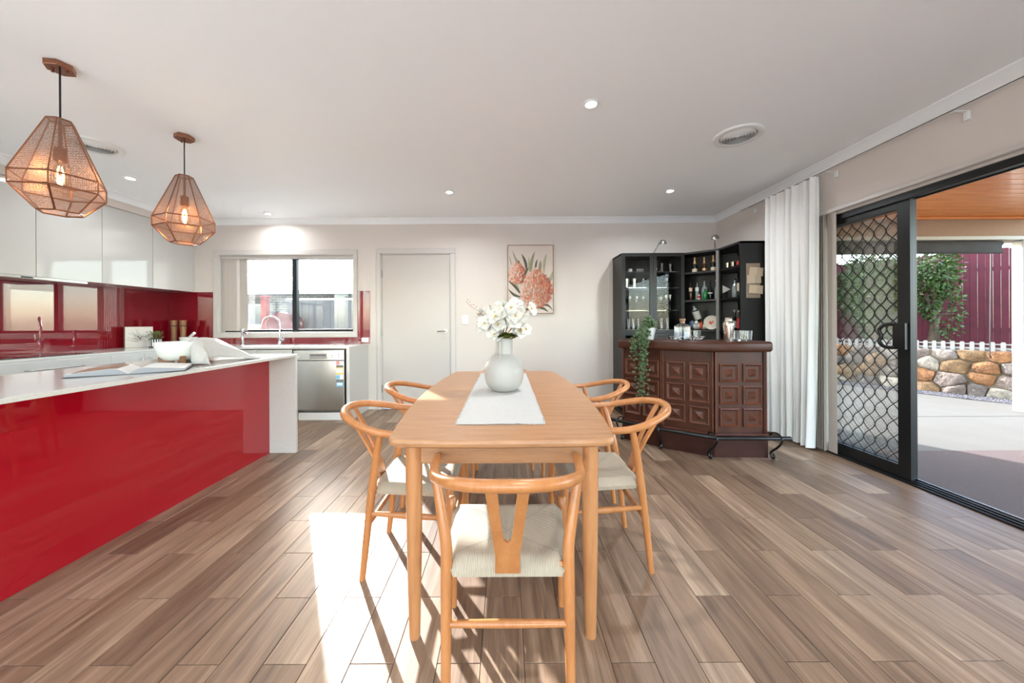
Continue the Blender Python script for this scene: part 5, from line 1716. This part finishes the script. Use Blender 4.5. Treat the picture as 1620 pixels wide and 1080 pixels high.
# ---- glassware behind the glass doors
ORD = ['leftmost', 'second from the left', 'third from the left', 'fourth from the left', 'fifth from the left', 'sixth from the left', 'seventh from the left', 'eighth from the left', 'ninth from the left', 'rightmost']
def glass_obj(name, prof, loc, label, group, m='glassware', n=16):
    o = MB().lathe(prof, n, cap=False).build(name, M[m], None, world=False, smooth=50)
    o.location = loc
    return tag(o, label, 'glass', group)
tumbler = lambda r, h: [(0, 0.0), (r * 0.9, 0), (r, h), (r - 0.002, h), (r * 0.9 - 0.002, 0.008), (0, 0.008)]
wine = lambda r, h: [(0, 0), (r * 0.85, 0.002), (0.005, 0.008), (0.004, h * 0.45), (r * 0.6, h * 0.55), (r, h * 0.72), (r * 0.85, h), (r * 0.83, h), (r * 0.97, h * 0.72), (0, h * 0.52)]
flute = lambda r, h: [(0, 0), (r * 1.0, 0.002), (0.005, 0.008), (0.004, h * 0.4), (r * 0.7, h * 0.5), (r, h * 0.75), (r * 0.9, h), (r * 0.88, h), (r * 0.95, h * 0.75), (0, h * 0.45)]
zg = 1.0675
for i, x in enumerate((1.53, 1.60, 1.665, 1.73)):
    glass_obj('tumbler', tumbler(0.032, 0.14), (x, 4.68, zg), ORD[i] + ' clear tumbler on the lowest shelf behind the left glass door', 'tumblers behind the left glass door')
for i, x in enumerate((1.95, 2.03, 2.11)):
    glass_obj('tumbler', tumbler(0.034, 0.15), (x, 4.68, zg), ORD[i] + ' clear tumbler on the lowest shelf behind the right glass door', 'tumblers behind the right glass door')
for i, x in enumerate((1.53, 1.615, 1.71, 1.795)):
    glass_obj('wine_glass', wine(0.038, 0.19), (x, 4.68, 1.3155), ORD[i] + ' stemmed wine glass behind the left glass door', 'wine glasses behind the left glass door')
for i, x in enumerate((1.95, 2.0)):
    glass_obj('wine_glass', wine(0.038, 0.18), (x + 0.02 * i, 4.68, 1.3155), ORD[i] + ' stemmed wine glass behind the right glass door', 'wine glasses behind the right glass door')
for i, x in enumerate((2.09, 2.145)):
    glass_obj('champagne_flute', flute(0.024, 0.205), (x, 4.68, 1.3155), ('left', 'right')[i] + ' one of two champagne flutes behind the right glass door', 'champagne flutes behind the right glass door')
for i, x in enumerate((1.575, 1.675)):
    glass_obj('glass_beaker', tumbler(0.042, 0.125), (x, 4.68, 1.6035), ('left', 'right')[i] + ' one of two wide frosted beakers behind the left glass door', 'wide beakers behind the left glass door')
for i, x in enumerate((1.80, 1.92, 2.10)):
    glass_obj('cocktail_glass', wine(0.044, 0.13), (x, 4.68, 1.6035), ORD[i] + ' short stemmed cocktail glass on the second shelf of the cabinet', 'cocktail glasses on the second shelf')
for i, (x, r, h) in enumerate(((1.52, 0.022, 0.10), (1.62, 0.026, 0.05), (1.71, 0.009, 0.05), (1.735, 0.009, 0.05), (1.76, 0.009, 0.05), (1.785, 0.009, 0.05), (1.93, 0.009, 0.06), (1.96, 0.009, 0.06), (2.03, 0.03, 0.12), (2.14, 0.028, 0.11))):
    glass_obj('small_glass', tumbler(r, h) if r > 0.01 else wine(r, h), (x, 4.66, 1.8055), ORD[i] + ' small glass on the top shelf behind the glass doors', 'small glasses on the top shelf', m='ceramic_white' if i in (1, 2, 3, 4, 5, 6, 7) else 'glassware')

# ---- things on the bar top
ZBAR = 0.9985
iv = thing('potted_ivy', 'trailing ivy in a white tapered pot hanging over the bar edge', 'potted plant', (1.385, 3.455, ZBAR))
MB().lathe([(0.034, 0.0), (0.036, 0.003), (0.056, 0.115), (0.052, 0.115), (0.047, 0.095), (0, 0.093)], 24).build('pot', M['pot_white'], iv, world=False, smooth=40)
random.seed(5)
vines = MB()
lv_ = MB()
def ivy_leaf(p, d, s):
    leaf(lv_, p, d, s, s * 0.46, Vector((random.uniform(-0.3, 0.3), random.uniform(-1, -0.3), 0.6)), 0.2)
for k in range(17):
    a = math.radians(random.uniform(175, 300))
    out = random.uniform(0.07, 0.13)
    fall = random.uniform(0.02, 0.17) if k > 8 else random.uniform(0.18, 0.60)
    dirx, diry = -0.62, -0.62
    sp = random.uniform(-0.07, 0.06)
    base = Vector((random.uniform(-0.03, 0.03), random.uniform(-0.03, 0.03), 0.1))
    # the edge of the bar lies about 0.13 out along (-.7,-.7)
    e = Vector((-0.125 + sp * 0.7, -0.125 - sp * 0.7, 0))
    hgt = random.uniform(0.125, 0.175)
    path = [base, base * 0.5 + e * 0.25 + Vector((0, 0, hgt)), e * 0.8 + Vector((0, 0, hgt * 0.62)), e * 1.15 + Vector((0, 0, 0.03)), e * 1.22 + Vector((random.uniform(-0.02, 0.02), 0, -fall * 0.5)), e * 1.2 + Vector((random.uniform(-0.03, 0.03), random.uniform(-0.01, 0.01), -fall))]
    pth = smooth_path(path, 6)
    vines.tube(pth, 0.0016, 4)
    for i, p in enumerate(pth):
        for j in range(2 if k < 9 else 1):
            q = p + Vector((random.uniform(-0.018, 0.018), random.uniform(-0.018, 0.014), random.uniform(-0.012, 0.012)))
            ivy_leaf(q, (random.uniform(-1, 1), random.uniform(-1, 0.2), random.uniform(-0.9, 0.4)), random.uniform(0.017, 0.03))
for i in range(70):
    a = random.uniform(0, 2 * PI)
    r = random.uniform(0, 0.055)
    ivy_leaf(Vector((r * math.cos(a) - 0.01, r * math.sin(a), random.uniform(0.10, 0.165))), (math.cos(a), math.sin(a), random.uniform(-0.3, 0.8)), random.uniform(0.022, 0.036))
vines.build('vines', M['bark'], iv, world=False)
lo_ = lv_.build('foliage', M['leaf_ivy'], iv, world=False)
lo_['kind'] = 'stuff'
# tray with decanter and tumblers
ty = thing('wire_tray', 'round clear wire tray under the decanter on the bar', 'tray', (1.66, 3.30, ZBAR))
b = MB()
R1, R2 = 0.115, 0.15
for r, z in ((R1, 0.004), (R2, 0.036)):
    b.tube([(r * math.cos(2 * PI * i / 32), r * math.sin(2 * PI * i / 32), z) for i in range(33)], 0.0025, 5, cap=False)
for i in range(24):
    a0, a1 = 2 * PI * i / 24, 2 * PI * (i + 1.0) / 24
    am = (a0 + a1) / 2
    b.tube([(R1 * math.cos(a0), R1 * math.sin(a0), 0.004), (R2 * math.cos(am), R2 * math.sin(am), 0.036), (R1 * math.cos(a1), R1 * math.sin(a1), 0.004)], 0.0016, 4)
b.build('wire_rim', M['chrome'], ty, world=False)
MB().lathe([(0, 0.001), (R1, 0.001), (R1, 0.005), (0, 0.005)], 32, cap=False).build('tray_base', M['glassware'], ty, world=False)
dc = thing('decanter', 'square crystal decanter with cork stopper on the tray', 'decanter', (1.62, 3.29, ZBAR + 0.006))
def sq_lathe(prof, rr=0.25, n=24):
    mb = MB()
    vs, fs = [], []
    for r, z, sqr in prof:
        for j in range(n):
            a = 2 * PI * j / n + 0.3
            k = 1.0 / max(abs(math.cos(a)), abs(math.sin(a)))
            q = r * lerp(1.0, min(k, 1.28), sqr)
            vs.append((q * math.cos(a), q * math.sin(a), z))
    for i in range(len(prof) - 1):
        for j in range(n):
            fs.append((i * n + j, i * n + (j + 1) % n, (i + 1) * n + (j + 1) % n, (i + 1) * n + j))
    mb.add(vs, fs)
    return mb
sq_lathe([(0.0, 0.0, 0), (0.052, 0.0, 1), (0.054, 0.004, 1), (0.054, 0.125, 1), (0.045, 0.14, 0.7), (0.022, 0.15, 0), (0.021, 0.165, 0), (0.026, 0.17, 0), (0.018, 0.17, 0), (0.016, 0.15, 0), (0.04, 0.134, 0.7), (0.048, 0.12, 1), (0.048, 0.012, 1), (0.0, 0.012, 0)]).build('decanter_body', M['crystal'], dc, world=False, smooth=30)
MB().lathe([(0.0, 0.15), (0.016, 0.15), (0.022, 0.172), (0.026, 0.178), (0.026, 0.192), (0, 0.192)], 16, cap=False).build('stopper', M['cork'], dc, world=False, smooth=40)
for i, (x, y, lb, r, h) in enumerate(((1.70, 3.345, 'left cut glass tumbler on the tray beside the decanter', 0.034, 0.085), (1.738, 3.265, 'right cut glass tumbler on the tray beside the decanter', 0.034, 0.085))):
    prof = [(0, 0), (r * 0.86, 0), (r, h), (r - 0.003, h), (r * 0.86 - 0.004, 0.012), (0, 0.012)]
    glass_obj('cut_glass_tumbler', prof, (x, y, ZBAR + 0.006), lb, 'cut glass tumblers on the bar', m='crystal', n=14)
sk = thing('cocktail_shaker', 'polished metal cocktail shaker on the right of the bar', 'shaker', (1.96, 3.16, ZBAR))
MB().lathe([(0, 0), (0.032, 0.0), (0.033, 0.004), (0.046, 0.135), (0.046, 0.15), (0.044, 0.157)], 24, cap=False).build('shaker_body', M['tin'], sk, world=False, smooth=40)
MB().lathe([(0.045, 0.155), (0.041, 0.168), (0.03, 0.178)], 24, cap=False).build('strainer', M['tin'], sk, world=False, smooth=40)
MB().lathe([(0.029, 0.176), (0.028, 0.2), (0.025, 0.204), (0, 0.204)], 20, cap=False).build('shaker_cap', M['tin'], sk, world=False, smooth=40)
for i, (x, y, lb) in enumerate(((2.025, 3.175, 'cut glass tumbler right against the cocktail shaker'), (2.07, 3.14, 'cut glass tumbler in the middle of the three beside the shaker'), (2.125, 3.15, 'cut glass tumbler at the right end of the bar'))):
    r, h = 0.034, 0.09
    glass_obj('cut_glass_tumbler', [(0, 0), (r * 0.86, 0), (r, h), (r - 0.003, h), (r * 0.86 - 0.004, 0.012), (0, 0.012)], (x, y, ZBAR), lb, 'cut glass tumblers on the bar', m='crystal', n=14)
cbl = MB().tube(smooth_path([(1.86, 4.56, ZK + 0.006), (1.6, YB - 0.02, ZK + 0.006), (1.44, YB - 0.008, ZK + 0.004), (1.41, YB - 0.006, 1.95), (1.40, YB - 0.008, 1.5), (1.37, YB - 0.02, 1.2), (1.40, YB - 0.02, 0.9), (1.38, YB - 0.02, 0.6), (1.40, YB - 0.02, 0.32)], 6), 0.003, 5).build('power_cord', M['plastic_white'], lampA, smooth=60)
cbl['label'] = 'thin white power cord hanging down the wall'

# ================================================================== PATIO
pt = MB().box(XR + T, 8.4, 3.27, 9.5, -0.10, -0.022)
o = struct(pt.build('patio_floor', M['concrete']))
cp_ = MB().box(XR + T, 8.4, -3.0, 3.268, -0.10, -0.016)
o = cp_.build('patio_carpet', M['carpet'])
tag(o, 'dark brown outdoor carpet just outside the patio door', 'carpet')
pj = MB().box(XR + T, 7.2, 4.44, 4.452, -0.0225, -0.0208).build('joint', M['dark_gap'], bpy.data.objects['patio_floor'])
rp = MB().box(-14, 12, -16, YF - T, -0.10, -0.03).build('rear_bounce_paving', M['bounce_paving'])  # added unseen behind the house, pale to bounce skylight indoors
struct(rp)
rp = MB().box(-14, XL - T, YF - T, 4.5, -0.10, -0.03).build('side_bounce_paving', M['bounce_paving'])  # added outside the left glazing, reflects sun into the room
struct(rp)
rp = MB().box(-14, XR + T, YB + T, 12.4, -0.10, -0.03).build('back_bounce_paving', M['bounce_paving'])  # added pale ground past the kitchen window, bounces sun up to the ceiling
struct(rp)
gd = MB().box(-60, 60, -60, 90, -0.4, -0.11).build('ground', M['soil'])
struct(gd)
# timber lined ceiling of the alfresco
ac = thing('alfresco_ceiling', 'honey coloured timber board ceiling over the patio', 'ceiling', (4.8, 2.5, 2.48))
for i in range(38):
    y1 = 4.60 - i * 0.124
    MB().box(XR + T + 0.001, 6.9, y1 - 0.121, y1 - 0.0015, 2.485, 2.503).build('board', M['timber_ceiling'], ac, bevel=0.004, seg=1)
MB().box(XR + T + 0.001, 6.9, 4.555, 4.60, 2.455, 2.486).build('edge_bead', M['timber_ceiling'], ac, bevel=0.008)
MB().box(XR + T, 7.0, -0.12, 4.8, 2.505, 2.62).build('roof_deck', M['render_white'], ac)
bm_ = thing('alfresco_beam', 'tan rendered beam with cream trim above the patio opening', 'beam', (4.8, 4.66, 2.2))
MB().box(XR + T, 7.0, 4.60, 4.82, 2.245, 2.52).build('rendered_face', M['render_tan'], bm_)
MB().box(XR + T, 7.0, 4.585, 4.82, 2.195, 2.244).build('trim', M['cream_trim'], bm_, bevel=0.004)
o = MB().box(6.62, 7.0, 4.59, 4.70, -0.02, 2.194).build('alfresco_post', M['render_white'], bevel=0.01)
tag(o, 'white rendered post at the right of the patio opening', 'post')
rb_ = thing('cafe_blind', 'rolled clear cafe blind with dark roller under the patio beam', 'blind', (4.8, 4.66, 2.0))
MB().tube([(3.4, 4.64, 2.155), (6.40, 4.64, 2.155)], 0.034, 12).build('roller', M['cafe_blind'], rb_, smooth=40)
MB().grid(lambda u, v: (lerp(3.4, 6.38, u), 4.61 + 0.01 * math.sin(u * 25) * v, lerp(2.15, 2.03, v) + 0.01 * u), 40, 4).build('clear_skirt', M['cafe_blind'], rb_, smooth=60)
MB().tube([(3.4, 4.61, 2.026), (6.38, 4.61, 2.036)], 0.014, 8).build('bottom_bar', M['cafe_blind'], rb_, smooth=40)
MB().tube([(6.22, 4.60, 2.03), (6.20, 4.60, 0.72), (6.22, 4.60, 0.68)], 0.006, 6).build('pull_pole', M['black_iron'], rb_)

# stone retaining wall
W0, W1 = Vector((7.95, 4.40)), Vector((6.05, 8.0))
wd = (W1 - W0).normalized()
wnrm = Vector((-wd.y, wd.x))           # towards the patio
if wnrm.x > 0:
    wnrm = -wnrm
wl = (W1 - W0).length
WT = 0.70
wm = Matrix(((wd.x, -wnrm.x, 0, W0.x), (wd.y, -wnrm.y, 0, W0.y), (0, 0, 1, 0), (0, 0, 0, 1)))  # x along, y into the wall
rw = thing('stone_wall', 'low retaining wall of rough mixed field stones beyond the patio', 'wall', (7.0, 6.2, -0.05))
MB().box(0, wl, -0.004, 0.35, -0.1, WT - 0.02, wm).build('mortar_core', M['mortar'], rw)
random.seed(31)
def clip_half(poly, px, pz, nx, nz):
    """keep the part of poly where (p - (px, pz)) . n <= 0"""
    out = []
    for i in range(len(poly)):
        a, c = poly[i], poly[(i + 1) % len(poly)]
        da = (a[0] - px) * nx + (a[1] - pz) * nz
        dc = (c[0] - px) * nx + (c[1] - pz) * nz
        if da <= 0:
            out.append(a)
        if da * dc < 0:
            t = da / (da - dc)
            out.append((a[0] + (c[0] - a[0]) * t, a[1] + (c[1] - a[1]) * t))
    return out
seeds = []
for ri in range(4):
    x = -0.15 + 0.13 * (ri % 2)
    while x < wl + 0.2:
        seeds.append((x + random.uniform(-0.06, 0.06), 0.055 + ri * 0.19 + random.uniform(-0.05, 0.05)))
        x += random.uniform(0.2, 0.4)
for (cx, cz) in seeds:
    if not 0 < cx < wl:
        continue
    poly = [(cx - 0.4, -0.05), (cx + 0.4, -0.05), (cx + 0.4, WT), (cx - 0.4, WT)]
    for (qx, qz) in seeds:
        if (qx, qz) != (cx, cz) and abs(qx - cx) < 0.9:
            nx, nz = (qx - cx), (qz - cz) * 1.6
            poly = clip_half(poly, (qx + cx) / 2, (qz + cz) / 2, nx, nz)
    if len(poly) < 3:
        continue
    mx_, mz_ = sum(p[0] for p in poly) / len(poly), sum(p[1] for p in poly) / len(poly)
    # subdivide, round the corners and roughen the outline
    fine = []
    for i in range(len(poly)):
        a, c = poly[i], poly[(i + 1) % len(poly)]
        k = max(1, int(math.hypot(c[0] - a[0], c[1] - a[1]) / 0.06))
        for j in range(k):
            fine.append((lerp(a[0], c[0], j / k), lerp(a[1], c[1], j / k)))
    m = len(fine)
    fine = [((fine[i - 1][0] + 6 * fine[i][0] + fine[(i + 1) % m][0]) / 8, (fine[i - 1][1] + 6 * fine[i][1] + fine[(i + 1) % m][1]) / 8) for i in range(m)]
    ring = [((p[0] - mx_) * random.uniform(0.93, 1.04), (p[1] - mz_) * random.uniform(0.92, 1.04)) for p in fine]
    dep = random.uniform(0.02, 0.06)
    vs, fs = [], []
    tx, tz = random.uniform(-0.12, 0.12), random.uniform(-0.15, 0.05)
    for sc, y in ((1.0, 0.05), (1.0, 0.0), (0.93, -dep * 0.8), (0.6, -dep - random.uniform(0, 0.012))):
        for (u, v_) in ring:
            vs.append((mx_ + u * sc, y + random.uniform(-0.008, 0.008) * (y < 0) + (u * tx + v_ * tz) * (y < 0), mz_ + v_ * sc))
    for k in range(3):
        for i in range(m):
            fs.append((k * m + i, (k + 1) * m + i, (k + 1) * m + (i + 1) % m, k * m + (i + 1) % m))
    fs.append(tuple(3 * m + i for i in range(m))[::-1])
    MB().add(vs, fs, wm).build('stone', M['field_stone'], rw, smooth=40)
# gravel strip at its foot
gv = MB().prism([tuple(W0 + wnrm * 0.42), tuple(W1 + wnrm * 0.42), tuple(W1 + wnrm * 0.06), tuple(W0 + wnrm * 0.06)], -0.03, -0.012)
random.seed(8)
for i in range(2600):
    p = W0.lerp(W1, random.random()) + wnrm * random.uniform(0.0, 0.44)
    s = random.uniform(0.008, 0.018)
    a = random.uniform(0, PI)
    mx = Matrix.Translation((p.x, p.y, -0.012 + s * 0.3)) @ Matrix.Rotation(a, 4, 'Z') @ Matrix.Diagonal((s, s * 0.7, s * 0.6, 1))
    gv.add([(1, 0, 0), (0, 1, 0), (-1, 0, 0), (0, -1, 0), (0, 0, 1)], [(0, 1, 4), (1, 2, 4), (2, 3, 4), (3, 0, 4)], mx)
o = gv.build('gravel_bed', M['gravel'])
tag(o, 'strip of grey gravel along the foot of the stone wall', 'gravel', kind='stuff')
bed = MB().prism([tuple(W0 - wnrm * 0.3), tuple(W1 - wnrm * 0.3), tuple(W1 - wnrm * 9), tuple(W0 - wnrm * 9)][::-1], -0.1, WT - 0.04)
struct(bed.build('garden_bed', M['soil']))
# white picket edging on the wall
pk = thing('picket_edging', 'low white picket edging along the top of the stone wall', 'fence', (7.0, 6.2, WT))
MB().box(0, wl, 0.10, 0.112, WT + 0.015, WT + 0.04, wm).build('rail', M['picket_white'], pk)
MB().box(0, wl, 0.10, 0.112, WT + 0.085, WT + 0.105, wm).build('rail', M['picket_white'], pk)
pmesh = None
npk = int(wl / 0.098)
for i in range(npk):
    x = 0.03 + i * 0.098
    poly = [(-0.024, 0), (0.024, 0), (0.024, 0.13), (0.016, 0.145), (-0.016, 0.145), (-0.024, 0.13)]
    mx = wm @ Matrix.Translation((x, 0.10, WT - 0.015)) @ Matrix.Rotation(PI / 2, 4, 'X')
    MB().prism(poly, 0.0, 0.012, mx).build('picket', M['picket_white'], pk)
# plum paling fence behind
F0, F1 = Vector((10.35, 5.0)), Vector((7.0, 9.8))
fd = (F1 - F0).normalized()
fn = Vector((-fd.y, fd.x))
if fn.x > 0:
    fn = -fn
fl_ = (F1 - F0).length
fm = Matrix(((fd.x, -fn.x, 0, F0.x), (fd.y, -fn.y, 0, F0.y), (0, 0, 1, 0), (0, 0, 0, 1)))
pf = thing('paling_fence', 'tall plum painted paling fence behind the stone wall', 'fence', (8.9, 7.2, 0.65))
for z in (0.95, 2.1):
    MB().box(0, fl_, 0.02, 0.06, z, z + 0.07, fm).build('rail', M['fence_plum'], pf)
random.seed(17)
nb = int(fl_ / 0.088)
for i in range(nb):
    x = i * 0.088
    MB().box(x + 0.0004, x + 0.0876, 0.0, 0.016, 0.62, 2.50 + random.uniform(-0.012, 0.012), fm @ Matrix.Translation((0, 0.006 * (i % 2), 0))).build('paling', M['fence_plum'], pf)

def shrub(name, label, c, rx, ry, rz, n, lsz, seed, trunk_z, mname='leaf_hedge', group=None, cat='shrub'):
    random.seed(seed)
    t = thing(name, label, cat, (c[0], c[1], trunk_z), 0, group)
    mb = MB()
    lobes = [(Vector((random.uniform(-0.55, 0.55) * rx, random.uniform(-0.55, 0.55) * ry, random.uniform(-0.55, 0.6) * rz)), random.uniform(0.4, 0.62)) for _ in range(9)]
    for i in range(n):
        lc, lr = random.choice(lobes)
        d = Vector((random.gauss(0, 1), random.gauss(0, 1), random.gauss(0, 1))).normalized()
        k = random.uniform(0.55, 1.05) * lr
        p = Vector(c) + lc + Vector((d.x * rx * k, d.y * ry * k, d.z * rz * k))
        dd = d + Vector((random.uniform(-0.9, 0.9), random.uniform(-0.9, 0.9), random.uniform(-0.9, 0.6)))
        s = random.uniform(0.6, 1.2) * lsz
        dd.normalize()
        sd_ = dd.cross(Vector((random.uniform(-1, 1), random.uniform(-1, 1), random.uniform(-1, 1)))).normalized()
        mb.add([p, p + dd * s * 0.5 + sd_ * s * 0.25, p + dd * s, p + dd * s * 0.5 - sd_ * s * 0.25], [(0, 1, 2, 3)])
    f = mb.build('foliage', M[mname], t)
    f['kind'] = 'stuff'
    tr_ = MB()
    for j in range(4):
        lc = lobes[j][0]
        tr_.tube(smooth_path([(c[0] + 0.04 * j - 0.06, c[1], trunk_z), (c[0] + lc.x * 0.3, c[1] + lc.y * 0.3, lerp(trunk_z, c[2], 0.5)), (c[0] + lc.x, c[1] + lc.y, c[2] + lc.z)], 4), [0.05, 0.047, 0.044, 0.04, 0.036, 0.032, 0.028, 0.022, 0.015], 6)
    tr_.build('trunk', M['bark'], t, smooth=60)
    return t
shrub('garden_shrub', 'leafy green shrub behind the screen door, in front of the plum fence', (7.3, 7.1, 1.65), 0.7, 0.6, 1.15, 9000, 0.085, 2, 0.66)
shrub('garden_shrub', 'dark green shrub beside the door frame against the plum fence', (8.05, 6.75, 1.75), 0.36, 0.34, 0.85, 3600, 0.07, 3, 0.66)
shrub('garden_shrub', 'large green shrub at the far left behind the screen door', (6.6, 8.2, 1.9), 0.8, 0.6, 1.35, 8000, 0.09, 6, 0.66)

shrub('garden_tree', 'sparse tree beyond the house corner, casting dappled shade on the plum fence', (7.5, 10.9, 3.3), 1.3, 1.2, 0.9, 3000, 0.12, 11, 0.6, cat='tree')

# ================================================================== OUTSIDE THE KITCHEN WINDOW
gf = thing('boundary_fence', 'pale grey boarded fence seen through the right window pane', 'fence', (-4.0, 7.6, -0.1))
for i in range(26):
    x = -4.62 + i * 0.152
    MB().box(x + 0.002, x + 0.149, 7.6, 7.62, -0.1, 1.665).build('fence_board', M['fence_grey'], gf)
MB().box(-4.64, -0.6, 7.585, 7.635, 1.665, 1.705).build('cap_rail', M['fascia_white'], gf)
lf = thing('low_fence', 'low white boarded fence seen through the left window pane', 'fence', (-6.0, 9.0, -0.1))
for i in range(16):
    x = -8.2 + i * 0.2
    MB().box(x + 0.003, x + 0.197, 9.0, 9.03, -0.1, 1.16).build('fence_board', M['picket_white'], lf)
nh = thing('neighbour_house', 'pale brick neighbouring house with grey roof outside the kitchen window', 'house', (-8, 13, -0.1))
MB().box(-14, 2.5, 12.6, 18.0, -0.1, 2.20).build('brick_wall', M['brick_far'], nh)
MB().box(-14.3, 2.8, 12.0, 12.1, 2.16, 2.30).build('gutter', M['fascia_white'], nh)
b = MB()
b.add([(-14.3, 12.05, 2.28), (2.8, 12.05, 2.28), (2.8, 15.3, 2.95), (-14.3, 15.3, 2.95), (2.8, 18.5, 2.28), (-14.3, 18.5, 2.28)], [(0, 1, 2, 3), (3, 2, 4, 5), (0, 3, 5), (1, 4, 2)])
b.build('roof', M['roof_grey'], nh)
for x0, x1 in ((-9.0, -8.35), (-6.2, -5.2)):
    wv = MB().box(x0, x1, 12.56, 12.6, 1.0, 1.85).build('window', M['fascia_white'], nh)
    MB().box(x0 + 0.05, x1 - 0.05, 12.55, 12.56, 1.05, 1.80).build('pane', M['window_dark'], wv)
pil = MB()
pil.box(-4.95, -4.83, 7.25, 7.37, -0.1, 1.70)
pil.box(-4.97, -4.81, 7.23, 7.39, 1.70, 1.74)
tag(pil.build('gate_pillar', M['pillar_salmon'], bevel=0.01), 'salmon pink gate pillar seen through the left window pane', 'pillar')
tk = thing('rain_drum', 'round maroon drum beside the pink pillar outside the window', 'drum', (-4.47, 7.28, 0.9))
MB().lathe([(0, -0.2), (0.26, -0.2), (0.28, -0.18), (0.28, -0.02), (0.29, 0.0), (0.28, 0.02), (0.28, 0.18), (0.26, 0.2), (0, 0.2)], 28, mx=Matrix.Translation((0, 0, 0.22)) @ Matrix.Rotation(PI / 2, 4, 'X'), cap=False).build('drum_body', M['tank_maroon'], tk, world=False, smooth=40)
for s in (-0.16, 0.16):
    MB().box(s - 0.03, s + 0.03, -0.18, 0.18, -1.0, 0.01).build('stand_leg', M['black_iron'], tk, world=False)
